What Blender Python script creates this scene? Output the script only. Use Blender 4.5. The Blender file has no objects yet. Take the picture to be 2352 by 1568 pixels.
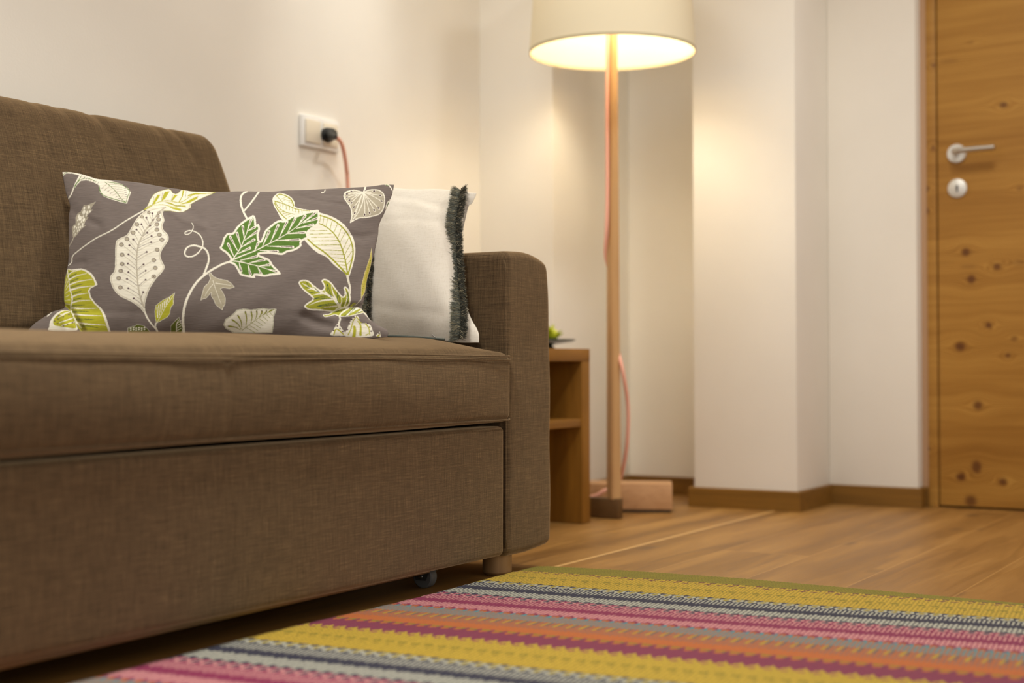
import bpy, bmesh, math, random
import numpy as np
from mathutils import Vector
random.seed(7); RNG = np.random.default_rng(7)
scn = bpy.context.scene
COL = scn.collection

# ------------------------------------------------------------------ camera, light, exposure
F = 3267.0; CX, CY = 1176.0, 784.0
TH, PT, RL, CAMH = math.radians(30.9), math.radians(0.86), math.radians(-0.15), 0.43
_f0 = np.array([math.cos(TH), math.sin(TH), 0]); _r0 = np.array([math.sin(TH), -math.cos(TH), 0]); _u0 = np.array([0, 0, 1.0])
FW = _f0*math.cos(PT) + _u0*math.sin(PT); _u1 = _u0*math.cos(PT) - _f0*math.sin(PT)
RT = _r0*math.cos(RL) + _u1*math.sin(RL); UP = _u1*math.cos(RL) - _r0*math.sin(RL)
CO = np.array([0, 0, CAMH])
def ray(x, y):
    x = np.asarray(x, float)[..., None]; y = np.asarray(y, float)[..., None]
    return FW + (x-CX)/F*RT + (CY-y)/F*UP
def on_axis(x, y, ax, v):
    r = ray(x, y); t = (v-CO[ax])/r[..., ax:ax+1]; return CO + t*r

cam_data = bpy.data.cameras.new('camera'); cam = bpy.data.objects.new('camera', cam_data); COL.objects.link(cam)
from mathutils import Matrix
M = Matrix(((RT[0], UP[0], -FW[0]), (RT[1], UP[1], -FW[1]), (RT[2], UP[2], -FW[2]))).to_4x4()
M.translation = Vector(CO); cam.matrix_world = M
cam_data.sensor_width = 36.0; cam_data.lens = 36.0*F/2352.0
cam_data.clip_start = 0.05
cam_data.dof.use_dof = True; cam_data.dof.focus_distance = 2.72; cam_data.dof.aperture_fstop = 2.15
scn.camera = cam
scn.view_settings.view_transform = 'Standard'
try: scn.view_settings.look = 'None'
except Exception: pass
scn.view_settings.exposure = 0.35; scn.view_settings.gamma = 1.0; scn.view_settings.use_curve_mapping = False
scn.cycles.use_denoising = True
scn.cycles.max_bounces = 10; scn.cycles.diffuse_bounces = 6; scn.cycles.transmission_bounces = 8
scn.cycles.sample_clamp_indirect = 6.0

world = bpy.data.worlds.new('world'); scn.world = world; world.use_nodes = True
bg = world.node_tree.nodes['Background']
bg.inputs[0].default_value = (1.0, 0.955, 0.90, 1); bg.inputs[1].default_value = 0.72

def area(name, loc, size, energy, color, rot=(0, 0, 0), size_y=None, spread=None):
    l = bpy.data.lights.new(name, 'AREA'); l.energy = energy; l.color = color; l.size = size
    if size_y: l.shape = 'RECTANGLE'; l.size_y = size_y
    else: l.shape = 'DISK'
    if spread: l.spread = math.radians(spread)
    o = bpy.data.objects.new(name, l); COL.objects.link(o); o.location = loc; o.rotation_euler = rot
    return o
WARM = (1.0, 0.97, 0.89)
area('ceiling_light', (1.1, 1.25, 2.46), 0.3, 15.5, WARM, spread=105)
area('ceiling_light', (2.8, 0.5, 2.46), 0.3, 13, WARM, spread=150)
def spot(name, loc, target, energy, color, deg, blend=1.0, soft=0.04):
    l = bpy.data.lights.new(name, 'SPOT'); l.energy = energy; l.color = color; l.spot_size = math.radians(deg); l.spot_blend = blend; l.shadow_soft_size = soft
    o = bpy.data.objects.new(name, l); COL.objects.link(o); o.location = loc
    o.rotation_euler = (Vector(target)-Vector(loc)).to_track_quat('-Z', 'Y').to_euler(); return o
spot('corner_fill', (2.70, 1.80, 2.46), (3.74, 2.16, 0.70), 56, WARM, 70, soft=0.30)  # unseen fill light, added to brighten the corner wall
spot('pier_fill', (2.75, 0.90, 2.46), (3.98, 1.45, 0.35), 44, WARM, 70, soft=0.30)  # unseen fill light, added to lift the lower pier
spot('wall_spot_or_fill', (3.03, 2.05, 2.46), (3.02, 2.35, 1.50), 22, WARM, 34)
spot('wall_spot_or_fill', (2.45, 1.85, 2.46), (2.55, 2.35, 1.0), 13, WARM, 75)  # extra unseen wash, added to brighten the back wall

# ------------------------------------------------------------------ helpers
def s2l(c):
    c = np.asarray(c, float)/255.0
    return np.where(c <= 0.04045, c/12.92, ((c+0.055)/1.055)**2.4)
def rgb(*c):
    v = s2l(c); return (float(v[0]), float(v[1]), float(v[2]), 1.0)

class NT:
    def __init__(s, name):
        s.m = bpy.data.materials.new(name); s.m.use_nodes = True; s.t = s.m.node_tree
        s.b = s.t.nodes['Principled BSDF']; s.out = s.t.nodes['Material Output']
    def n(s, typ, **kw):
        nd = s.t.nodes.new(typ)
        for k, v in kw.items():
            if k == 'op': nd.operation = v
            elif k.startswith('i') and k[1:].isdigit(): s.set(nd.inputs[int(k[1:])], v)
            else: setattr(nd, k, v)
        return nd
    def set(s, sock, v):
        if isinstance(v, bpy.types.NodeSocket): s.t.links.new(v, sock)
        elif isinstance(v, bpy.types.Node): s.t.links.new(v.outputs[0], sock)
        else: sock.default_value = v
    def math(s, op, a, b=None, c=None):
        nd = s.n('ShaderNodeMath', op=op); s.set(nd.inputs[0], a)
        if b is not None: s.set(nd.inputs[1], b)
        if c is not None: s.set(nd.inputs[2], c)
        return nd.outputs[0]
    def vmul(s, v, k):
        nd = s.n('ShaderNodeVectorMath', op='MULTIPLY'); s.set(nd.inputs[0], v); nd.inputs[1].default_value = k; return nd.outputs[0]
    def noise(s, vec, scale=1.0, detail=2.0, rough=0.5, dist=0.0):
        nd = s.n('ShaderNodeTexNoise'); s.set(nd.inputs['Vector'], vec); nd.inputs['Scale'].default_value = scale
        nd.inputs['Detail'].default_value = detail; nd.inputs['Roughness'].default_value = rough; nd.inputs['Distortion'].default_value = dist
        return nd.outputs['Fac']
    def ramp(s, fac, stops, interp='LINEAR'):
        nd = s.n('ShaderNodeValToRGB'); s.set(nd.inputs[0], fac); cr = nd.color_ramp; cr.interpolation = interp
        while len(cr.elements) < len(stops): cr.elements.new(0.5)
        for e, (p, c) in zip(cr.elements, stops): e.position = p; e.color = c
        return nd.outputs[0]
    def mix(s, fac, a, b, blend='MIX'):
        nd = s.n('ShaderNodeMix'); nd.data_type = 'RGBA'; nd.blend_type = blend
        s.set(nd.inputs[0], fac); s.set(nd.inputs[6], a); s.set(nd.inputs[7], b); return nd.outputs[2]
    def bump(s, h, strength, dist):
        nd = s.n('ShaderNodeBump'); s.set(nd.inputs['Height'], h); nd.inputs['Strength'].default_value = strength
        nd.inputs['Distance'].default_value = dist; s.t.links.new(nd.outputs[0], s.b.inputs['Normal'])
    def obj(s): return s.n('ShaderNodeTexCoord').outputs['Object']
    def p(s, **kw):
        for k, v in kw.items(): s.set(s.b.inputs[k.replace('_', ' ')], v)
        return s.m

def simple(name, c, rough=0.6, metal=0.0, spec=0.5, bump=None, var=None):
    t = NT(name); co = t.obj()
    col = rgb(*c)
    if var:
        f = t.noise(co, var[0], 3.0)
        k = var[1]; lo = tuple(x*(1-k) for x in col[:3])+(1,); hi = tuple(min(1, x*(1+k)) for x in col[:3])+(1,)
        t.set(t.b.inputs['Base Color'], t.ramp(f, [(0.3, lo), (0.7, hi)]))
    else: t.b.inputs['Base Color'].default_value = col
    t.b.inputs['Roughness'].default_value = rough; t.b.inputs['Metallic'].default_value = metal
    t.b.inputs['Specular IOR Level'].default_value = spec
    if bump: t.bump(t.noise(co, bump[0], 3.0), bump[1], bump[2])
    return t.m

def mesh_from(name, verts, faces, mat=None, parent=None, smooth=True, sharp=None, attr=None):
    verts = np.asarray(verts, np.float32); me = bpy.data.meshes.new(name)
    if isinstance(faces, np.ndarray) and faces.ndim == 2:
        nf, k = faces.shape
        me.vertices.add(len(verts)); me.vertices.foreach_set('co', verts.ravel())
        me.loops.add(nf*k); me.loops.foreach_set('vertex_index', faces.astype(np.int32).ravel())
        me.polygons.add(nf); me.polygons.foreach_set('loop_start', np.arange(0, nf*k, k, dtype=np.int32))
        me.update(calc_edges=True)
    else:
        me.from_pydata([tuple(v) for v in verts], [], [tuple(f) for f in faces]); me.update()
    me.polygons.foreach_set('use_smooth', np.full(len(me.polygons), bool(smooth)))
    if sharp is not None: me.set_sharp_from_angle(angle=math.radians(sharp))
    if attr is not None:
        a = me.color_attributes.new('print', 'FLOAT_COLOR', 'POINT')
        c4 = np.ones((len(verts), 4), np.float32); c4[:, :3] = attr; a.data.foreach_set('color', c4.ravel())
    me.validate()
    o = bpy.data.objects.new(name, me); COL.objects.link(o)
    if mat: me.materials.append(mat)
    if parent: o.parent = parent
    return o
def from_bm(name, bm, mat=None, parent=None, smooth=True, sharp=35):
    me = bpy.data.meshes.new(name); bmesh.ops.recalc_face_normals(bm, faces=bm.faces[:]); bm.to_mesh(me); bm.free()
    me.polygons.foreach_set('use_smooth', np.full(len(me.polygons), bool(smooth)))
    if smooth and sharp: me.set_sharp_from_angle(angle=math.radians(sharp))
    o = bpy.data.objects.new(name, me); COL.objects.link(o)
    if mat: me.materials.append(mat)
    if parent: o.parent = parent
    return o
def add_box(bm, lo, hi, bev=0.0, seg=2, rotz=0.0, pivot=None):
    r = bmesh.ops.create_cube(bm, size=1.0); vs = r['verts']
    for v in vs:
        v.co = Vector([(lo[i]+hi[i])/2 + v.co[i]*(hi[i]-lo[i]) for i in range(3)])
    if bev > 0:
        es = list({e for v in vs for e in v.link_edges})
        r2 = bmesh.ops.bevel(bm, geom=es, offset=bev, segments=seg, affect='EDGES', profile=0.5)
        vs = list({v for f in r2['faces'] for v in f.verts} | {v for v in vs if v.is_valid})
    if rotz:
        bmesh.ops.rotate(bm, verts=vs, cent=Vector(pivot or [(lo[i]+hi[i])/2 for i in range(3)]), matrix=Matrix.Rotation(rotz, 3, 'Z'))
    return vs
def box(name, lo, hi, mat, parent=None, bev=0.002, seg=2, rotz=0.0):
    bm = bmesh.new(); add_box(bm, lo, hi, bev, seg, rotz); return from_bm(name, bm, mat, parent)
def lathe(name, prof, center, mat, parent=None, seg=48, axis='Z', close=False):
    P = np.array(prof, float); n = len(P); a = np.linspace(0, 2*math.pi, seg, endpoint=False)
    V = np.zeros((seg, n, 3)); V[..., 0] = P[None, :, 0]*np.cos(a)[:, None]; V[..., 1] = P[None, :, 0]*np.sin(a)[:, None]; V[..., 2] = P[None, :, 1]
    V = V.reshape(-1, 3)
    if axis == 'X': V = V[:, [2, 0, 1]]
    if axis == 'Y': V = V[:, [1, 2, 0]]
    V = V + np.array(center); f = []
    for i in range(seg):
        j = (i+1) % seg
        for k in range(n-1 if not close else n):
            k2 = (k+1) % n; f.append((i*n+k, j*n+k, j*n+k2, i*n+k2))
    o = mesh_from(name, V, np.array(f), mat, parent, True)
    bm = bmesh.new(); bm.from_mesh(o.data); bmesh.ops.remove_doubles(bm, verts=bm.verts[:], dist=1e-6)
    bmesh.ops.recalc_face_normals(bm, faces=bm.faces[:]); bm.to_mesh(o.data); bm.free(); o.data.set_sharp_from_angle(angle=math.radians(40))
    return o
def catmull(pts, n=12, closed=False):
    P = np.array(pts, float); m = len(P)
    if m < 3: return P
    out = []
    rngi = range(m) if closed else range(m-1)
    for i in rngi:
        if closed: p0, p1, p2, p3 = P[(i-1) % m], P[i], P[(i+1) % m], P[(i+2) % m]
        else: p0, p1, p2, p3 = P[max(i-1, 0)], P[i], P[i+1], P[min(i+2, m-1)]
        for t in np.linspace(0, 1, n, endpoint=False):
            out.append(0.5*((2*p1)+(-p0+p2)*t+(2*p0-5*p1+4*p2-p3)*t*t+(-p0+3*p1-3*p2+p3)*t**3))
    if not closed: out.append(P[-1])
    return np.array(out)
def tube_arrays(path, r, seg=8):
    P = np.array(path, float); n = len(P); rr = np.broadcast_to(np.asarray(r, float), (n,))
    T = np.gradient(P, axis=0); T /= np.linalg.norm(T, axis=1)[:, None]+1e-12
    N = np.zeros_like(P); up = np.array([0, 0, 1.0]) if abs(T[0, 2]) < 0.9 else np.array([1.0, 0, 0])
    v = np.cross(T[0], up); N[0] = v/np.linalg.norm(v)
    for i in range(1, n):
        v = N[i-1]-T[i]*np.dot(N[i-1], T[i]); N[i] = v/(np.linalg.norm(v)+1e-12)
    B = np.cross(T, N); a = np.linspace(0, 2*math.pi, seg, endpoint=False)
    V = P[:, None]+rr[:, None, None]*(np.cos(a)[None, :, None]*N[:, None]+np.sin(a)[None, :, None]*B[:, None])
    f = []
    for i in range(n-1):
        for k in range(seg):
            k2 = (k+1) % seg; f.append((i*seg+k, i*seg+k2, (i+1)*seg+k2, (i+1)*seg+k))
    faces = [tuple(x) for x in f]+[tuple(range(seg))[::-1], tuple((n-1)*seg+k for k in range(seg))]
    return V.reshape(-1, 3), faces
def tube(name, path, r, mat, parent=None, seg=8, smooth_n=8):
    if smooth_n: path = catmull(path, smooth_n)
    V, f = tube_arrays(path, r, seg); return mesh_from(name, V, f, mat, parent, True, sharp=60)

def cushion_box(lo, hi, r, step=0.012):
    """dense rounded box: vertices, quad faces"""
    lo = np.array(lo, float); hi = np.array(hi, float); c = (lo+hi)/2; h = (hi-lo)/2; r = min(r, h.min()*0.999)
    vs, fs = [], []; off = 0
    def axis_pts(L):
        n = max(2, int(L*2/step)); core = np.linspace(-(L-r), L-r, n)
        e = np.sin(np.linspace(0, math.pi/4, 7)[1:])/math.sin(math.pi/4)
        return np.concatenate([-(L-r)-(e[::-1]*r), core, (L-r)+e*r])
    for ax in range(3):
        a, b = [(1, 2), (2, 0), (0, 1)][ax]
        A, B = axis_pts(h[a]), axis_pts(h[b]); ga, gb = np.meshgrid(A, B, indexing='ij')
        for sgn in (-1, 1):
            p = np.zeros(ga.shape+(3,)); p[..., a] = ga; p[..., b] = gb; p[..., ax] = sgn*h[ax]
            na, nb = ga.shape; idx = np.arange(na*nb).reshape(na, nb)+off
            q = np.stack([idx[:-1, :-1], idx[1:, :-1], idx[1:, 1:], idx[:-1, 1:]], -1).reshape(-1, 4)
            if sgn < 0: q = q[:, ::-1]
            vs.append(p.reshape(-1, 3)); fs.append(q); off += na*nb
    V = np.concatenate(vs); Fq = np.concatenate(fs)
    inner = np.clip(V, -(h-r), (h-r)); d = V-inner; nrm = np.linalg.norm(d, axis=1)[:, None]
    V = np.where(nrm > 1e-9, inner+d/np.maximum(nrm, 1e-9)*r, V)
    key = np.round(V, 5); u, first, inv = np.unique(key, axis=0, return_index=True, return_inverse=True); inv = inv.reshape(-1)
    V = V[first]; Fq = inv[Fq]
    return V+c, Fq, c, h
def gauss(x, s): return np.exp(-(x/s)**2)
def tag(o, label, cat=None, group=None):
    o['label'] = label
    if cat: o['category'] = cat
    if group: o['group'] = group
    return o
def empty(name, loc):
    o = bpy.data.objects.new(name, None); COL.objects.link(o); o.location = loc; o.empty_display_size = 0.1; return o
def bake_parent(child, parent):
    child.parent = parent; child.matrix_parent_inverse = Matrix.Translation(-parent.location)
def struct(o): o['kind'] = 'structure'; return o

# ------------------------------------------------------------------ materials
def wall_mat():
    t = NT('plaster'); co = t.obj(); f = t.noise(co, 3.0, 3.0)
    t.set(t.b.inputs['Base Color'], t.ramp(f, [(0.3, rgb(237, 233, 224)), (0.7, rgb(242, 238, 229))]))
    t.b.inputs['Roughness'].default_value = 0.9; t.b.inputs['Specular IOR Level'].default_value = 0.2
    t.bump(t.noise(co, 160.0, 4.0), 0.25, 0.0012); return t.m
M_WALL = wall_mat()

def sofa_fabric():
    t = NT('sofa_fabric'); co = t.obj()
    geo = t.n('ShaderNodeNewGeometry'); ab = t.n('ShaderNodeVectorMath', op='ABSOLUTE'); t.set(ab.inputs[0], geo.outputs['Normal'])
    sx = t.n('ShaderNodeSeparateXYZ'); t.set(sx.inputs[0], ab)
    w = [t.math('POWER', sx.outputs[i], 4.0) for i in range(3)]
    tot = t.math('ADD', t.math('ADD', w[0], w[1]), w[2])
    w = [t.math('DIVIDE', x, tot) for x in w]
    A = t.math('ADD', t.noise(t.vmul(co, (26, 26, 980)), 1.0, 2.5), t.math('MULTIPLY', t.noise(t.vmul(co, (9, 9, 560)), 1.0, 1.0), 0.22))
    B = t.math('ADD', t.noise(t.vmul(co, (980, 26, 26)), 1.0, 2.5), t.math('MULTIPLY', t.noise(t.vmul(co, (480, 9, 9)), 1.0, 1.0), 0.22))
    Cn = t.math('ADD', t.noise(t.vmul(co, (26, 980, 26)), 1.0, 2.5), t.math('MULTIPLY', t.noise(t.vmul(co, (9, 480, 9)), 1.0, 1.0), 0.22))
    v = t.math('ADD', t.math('ADD', t.math('MULTIPLY', A, t.math('ADD', w[0], w[1])), t.math('MULTIPLY', B, t.math('ADD', w[1], w[2]))), t.math('MULTIPLY', Cn, t.math('ADD', w[0], w[2])))
    v = t.math('MULTIPLY', v, 0.5)                      # mean about .68
    fine = t.noise(co, 900.0, 1.0); patch = t.noise(co, 7.0, 3.0)
    v2 = t.math('ADD', t.math('ADD', v, t.math('MULTIPLY', t.math('SUBTRACT', fine, 0.5), 0.25)), t.math('MULTIPLY', t.math('SUBTRACT', patch, 0.5), 0.06))
    col = t.ramp(v2, [(0.38, rgb(52, 42, 30)), (0.62, rgb(88, 71, 51)), (0.95, rgb(140, 116, 84))])
    t.set(t.b.inputs['Base Color'], col); t.b.inputs['Roughness'].default_value = 0.95
    t.b.inputs['Specular IOR Level'].default_value = 0.15
    t.b.inputs['Sheen Weight'].default_value = 0.75; t.b.inputs['Sheen Roughness'].default_value = 0.4
    t.b.inputs['Sheen Tint'].default_value = rgb(232, 200, 156)
    t.bump(v2, 0.5, 0.0012); return t.m
M_SOFA = sofa_fabric()

def print_mat(name, fine, rough=0.9):
    t = NT(name); a = t.n('ShaderNodeAttribute'); a.attribute_name = 'print'; co = t.obj()
    ribs = t.noise(t.vmul(co, fine), 1.0, 2.0)
    col = t.mix(1.0, a.outputs['Color'], t.ramp(ribs, [(0.25, (0.82, 0.82, 0.82, 1)), (0.75, (1.1, 1.1, 1.1, 1))]), 'MULTIPLY')
    t.set(t.b.inputs['Base Color'], col); t.b.inputs['Roughness'].default_value = rough
    t.b.inputs['Specular IOR Level'].default_value = 0.2
    t.b.inputs['Sheen Weight'].default_value = 0.12
    t.bump(ribs, 0.35, 0.0008); return t.m
M_PRINT = print_mat('printed_cotton', (60, 60, 900))
M_RUG = print_mat('woven_wool', (500, 500, 500))

def linen():
    t = NT('white_linen'); co = t.obj()
    a = t.noise(t.vmul(co, (60, 60, 1000)), 1.0, 2.0); b = t.noise(t.vmul(co, (400, 1000, 50)), 1.0, 2.0)
    s = t.math('ADD', a, b); pt = t.noise(co, 9.0, 3.0)
    c1 = t.ramp(s, [(0.6, rgb(230, 224, 210)), (1.0, rgb(248, 244, 234))][:2])
    t.set(t.b.inputs['Base Color'], t.mix(t.math('MULTIPLY', pt, 0.25), c1, rgb(226, 205, 168)))
    t.b.inputs['Roughness'].default_value = 0.92; t.b.inputs['Specular IOR Level'].default_value = 0.2
    t.bump(s, 0.3, 0.0008); return t.m
M_LINEN = linen()

def oak_floor():
    t = NT('oak_planks'); co = t.obj(); sp = t.n('ShaderNodeSeparateXYZ'); t.set(sp.inputs[0], co)
    X, Y = sp.outputs[0], sp.outputs[1]
    yy = t.math('DIVIDE', t.math('SUBTRACT', Y, 0.033), 0.205)
    idx = t.math('FLOOR', yy); fr = t.math('FRACT', yy)
    wn = t.n('ShaderNodeTexWhiteNoise'); wn.noise_dimensions = '1D'; t.set(wn.inputs['W'], idx)
    xs = t.math('DIVIDE', t.math('ADD', X, t.math('MULTIPLY', wn.outputs['Value'], 2.1)), 2.1)
    xi = t.math('FLOOR', xs); xf = t.math('FRACT', xs)
    wn2 = t.n('ShaderNodeTexWhiteNoise'); wn2.noise_dimensions = '2D'
    cb = t.n('ShaderNodeCombineXYZ'); t.set(cb.inputs[0], idx); t.set(cb.inputs[1], xi); t.set(wn2.inputs['Vector'], cb)
    tone = wn2.outputs['Value']
    off = t.n('ShaderNodeVectorMath', op='ADD'); t.set(off.inputs[0], co); sc = t.vmul(wn2.outputs['Color'], (7, 7, 7)); t.set(off.inputs[1], sc)
    grain = t.noise(t.vmul(off.outputs[0], (2.2, 20, 1)), 1.0, 5.0, 0.6, 1.0)
    fine = t.noise(t.vmul(off.outputs[0], (9, 260, 1)), 1.0, 3.0)
    rings = t.n('ShaderNodeTexWave'); rings.wave_type = 'BANDS'; rings.bands_direction = 'Y'
    t.set(rings.inputs['Vector'], t.vmul(off.outputs[0], (0.35, 1.3, 1))); rings.inputs['Scale'].default_value = 1.6
    rings.inputs['Distortion'].default_value = 7.0; rings.inputs['Detail'].default_value = 3.0; rings.inputs['Detail Scale'].default_value = 0.8
    g = t.math('ADD', t.math('MULTIPLY', grain, 0.62), t.math('ADD', t.math('MULTIPLY', fine, 0.16), t.math('MULTIPLY', rings.outputs['Fac'], 0.15)))
    col = t.ramp(g, [(0.30, rgb(120, 84, 38)), (0.5, rgb(150, 109, 54)), (0.68, rgb(172, 130, 70))])
    col = t.mix(t.math('MULTIPLY', t.math('SUBTRACT', tone, 0.25), 0.55), col, rgb(136, 96, 50))
    # small dark knots
    kn = t.n('ShaderNodeTexVoronoi'); t.set(kn.inputs['Vector'], t.vmul(off.outputs[0], (2.3, 5.2, 1))); kn.inputs['Scale'].default_value = 1.0
    kmask = t.ramp(kn.outputs['Distance'], [(0.05, (1, 1, 1, 1)), (0.12, (0, 0, 0, 1))])
    col = t.mix(t.math('MULTIPLY', kmask, 0.55), col, rgb(84, 62, 40))
    edge = t.math('MINIMUM', fr, t.math('SUBTRACT', 1.0, fr)); edgex = t.math('MINIMUM', xf, t.math('SUBTRACT', 1.0, xf))
    seam = t.math('MINIMUM', t.math('MULTIPLY', edge, 0.205), t.math('MULTIPLY', edgex, 2.1))
    sm = t.ramp(t.math('DIVIDE', seam, 0.004), [(0.0, (0, 0, 0, 1)), (0.9, (1, 1, 1, 1))])
    col = t.mix(t.math('MULTIPLY', t.math('SUBTRACT', 1.0, sm), 0.45), col, rgb(186, 142, 82))  # bevel highlight along the plank seams, painted into the colour
    seam_glint = t.ramp(t.math('ABSOLUTE', t.math('SUBTRACT', Y, 1.4665)), [(0.002, (1, 1, 1, 1)), (0.008, (0, 0, 0, 1))])  # mask for a painted highlight along one plank seam
    col = t.mix(t.math('MULTIPLY', seam_glint, 0.75), col, rgb(222, 182, 120))
    t.set(t.b.inputs['Base Color'], col)
    t.set(t.b.inputs['Roughness'], t.math('ADD', 0.36, t.math('MULTIPLY', grain, 0.2)))
    t.b.inputs['Specular IOR Level'].default_value = 0.45
    t.bump(t.math('ADD', t.math('MULTIPLY', sm, 0.15), t.math('MULTIPLY', fine, 0.10)), 0.6, 0.0012); return t.m
M_FLOOR = oak_floor()

def wood(name, cols, axis, scale=1.0, rough=0.5, cross=60):
    """straight grained wood, grain running along axis"""
    t = NT(name); co = t.obj(); k = [cross*scale]*3; k[axis] = 2.0*scale
    g = t.noise(t.vmul(co, tuple(k)), 1.0, 4.0, 0.55, 0.8)
    k2 = [cross*9*scale]*3; k2[axis] = 10.0*scale
    f = t.noise(t.vmul(co, tuple(k2)), 1.0, 2.0)
    v = t.math('ADD', t.math('MULTIPLY', g, 0.8), t.math('MULTIPLY', f, 0.2))
    t.set(t.b.inputs['Base Color'], t.ramp(v, [(0.3, rgb(*cols[0])), (0.7, rgb(*cols[1]))]))
    t.b.inputs['Roughness'].default_value = rough; t.b.inputs['Specular IOR Level'].default_value = 0.4
    t.bump(v, 0.2, 0.001); return t.m
M_BASEB = wood('oak_baseboard', [(106, 72, 20), (136, 96, 34)], 1)
M_BASEBX = wood('oak_baseboard_x', [(106, 72, 20), (136, 96, 34)], 0)
M_TABLE = wood('oak_table', [(118, 78, 18), (152, 104, 32)], 2, cross=24)
M_TABLEH = wood('oak_table_h', [(118, 78, 18), (152, 104, 32)], 0, cross=24)
M_POLE = wood('ash_pole', [(176, 134, 86), (205, 164, 112)], 2)
M_LEG = wood('beech_leg', [(136, 104, 66), (160, 126, 86)], 2)
M_CARTON = wood('pale_board', [(176, 132, 90), (196, 152, 108)], 1)
M_RAIL = wood('rail_wood', [(96, 74, 46), (120, 94, 60)], 0)

def door_mat(knots, name, axis_y=True):
    """knotty pine; coordinates are (Y, Z) metres on the door face; horizontal grain bends round the knots"""
    t = NT(name); co = t.obj(); sp = t.n('ShaderNodeSeparateXYZ'); t.set(sp.inputs[0], co); Y, Z = sp.outputs[1], sp.outputs[2]
    disp = None; mask = None
    for (ky, kz, ry, rz, k) in knots:
        dy = t.math('DIVIDE', t.math('SUBTRACT', Y, ky), ry); dz = t.math('DIVIDE', t.math('SUBTRACT', Z, kz), rz)
        d2 = t.math('ADD', t.math('MULTIPLY', dy, dy), t.math('MULTIPLY', dz, dz))
        m = t.math('MULTIPLY', t.math('EXPONENT', t.math('MULTIPLY', t.math('MULTIPLY', d2, d2), -0.6)), k*0.85)
        # grain swells away from the knot
        e = t.math('EXPONENT', t.math('MULTIPLY', t.math('ADD', t.math('MULTIPLY', t.math('MULTIPLY', dy, dy), 0.06), t.math('MULTIPLY', t.math('MULTIPLY', dz, dz), 0.10)), -1.0))
        dd = t.math('MULTIPLY', t.math('MULTIPLY', e, dz), 0.014*k)
        disp = dd if disp is None else t.math('ADD', disp, dd); mask = m if mask is None else t.math('MAXIMUM', mask, m)
    Z2 = t.math('SUBTRACT', Z, disp)
    Z3 = t.math('ADD', Z2, t.math('MULTIPLY', Y, 0.02))
    cb = t.n('ShaderNodeCombineXYZ'); t.set(cb.inputs[0], t.math('MULTIPLY', Y, 1.6)); t.set(cb.inputs[1], t.math('MULTIPLY', Z3, 42.0))
    g = t.noise(cb.outputs[0], 1.0, 3.0, 0.6, 0.5)
    cb2 = t.n('ShaderNodeCombineXYZ'); t.set(cb2.inputs[0], t.math('MULTIPLY', Y, 1.3)); t.set(cb2.inputs[1], t.math('MULTIPLY', Z3, 7.0))
    g2 = t.noise(cb2.outputs[0], 1.0, 2.0)
    wv = t.n('ShaderNodeTexWave'); wv.wave_type = 'BANDS'; wv.bands_direction = 'Y'
    cb3 = t.n('ShaderNodeCombineXYZ'); t.set(cb3.inputs[0], t.math('MULTIPLY', Y, 0.5)); t.set(cb3.inputs[1], Z3); t.set(wv.inputs['Vector'], cb3.outputs[0])
    wv.inputs['Scale'].default_value = 58.0; wv.inputs['Distortion'].default_value = 5.0; wv.inputs['Detail'].default_value = 2.0; wv.inputs['Detail Scale'].default_value = 0.35
    v = t.math('ADD', t.math('ADD', t.math('MULTIPLY', g, 0.45), t.math('MULTIPLY', g2, 0.35)), t.math('MULTIPLY', wv.outputs['Fac'], 0.2))
    col = t.ramp(v, [(0.3, rgb(140, 95, 36)), (0.5, rgb(172, 125, 56)), (0.68, rgb(192, 147, 72))])
    col = t.mix(t.math('MINIMUM', mask, 1.0), col, rgb(88, 48, 28))
    t.set(t.b.inputs['Base Color'], col); t.b.inputs['Roughness'].default_value = 0.5; t.b.inputs['Specular IOR Level'].default_value = 0.35
    t.bump(v, 0.15, 0.001); return t.m

M_STEEL = simple('brushed_steel', (206, 204, 200), 0.28, 1.0)
M_SATIN = simple('satin_nickel', (226, 226, 222), 0.5, 0.55)
M_DARK = simple('black_rubber', (26, 28, 28), 0.45)
M_METALD = simple('dark_metal', (62, 62, 60), 0.45, 0.4)
M_WHEEL = simple('grey_wheel', (92, 92, 90), 0.5)
M_CABLE = simple('salmon_textile_cable', (240, 178, 156), 0.8, bump=(900, 0.3, 0.0005))
M_PLASTIC = simple('cream_plastic', (232, 224, 206), 0.4)
M_PLASTICW = simple('white_plastic', (238, 238, 236), 0.35)
M_LAMPBASE = simple('dark_lamp_base', (92, 64, 30), 0.5, var=(30, 0.15))
M_DISH = simple('dark_green_glaze', (40, 52, 46), 0.2)
M_PLANT = simple('yellow_green_leaf', (170, 176, 30), 0.6, var=(60, 0.25))
M_CEIL = simple('ceiling_paint', (240, 234, 222), 0.9)

# ------------------------------------------------------------------ the room
WT = 0.15
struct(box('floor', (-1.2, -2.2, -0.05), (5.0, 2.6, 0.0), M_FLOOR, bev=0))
struct(box('ceiling', (-1.2, -2.2, 2.5), (5.0, 2.6, 2.6), M_CEIL, bev=0))
struct(box('wall_back', (-1.2, 2.35, 0.0), (3.735, 2.6, 2.5), M_WALL, bev=0))
struct(box('wall_corner', (3.735, 2.09, 0.0), (4.25, 2.6, 2.5), M_WALL, bev=0.004))
struct(box('wall_niche', (4.25, 1.56, 0.0), (4.45, 2.6, 2.5), M_WALL, bev=0))
struct(box('wall_pier', (3.935, 1.401, 0.0), (4.2495, 1.722, 2.5), M_WALL, bev=0.004))
struct(box('wall_right', (4.222, 1.131, 0.0), (4.45, 1.401, 2.5), M_WALL, bev=0.003))
struct(box('wall_far', (4.272, -2.2, 2.06), (4.45, 1.131, 2.5), M_WALL, bev=0))
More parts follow.
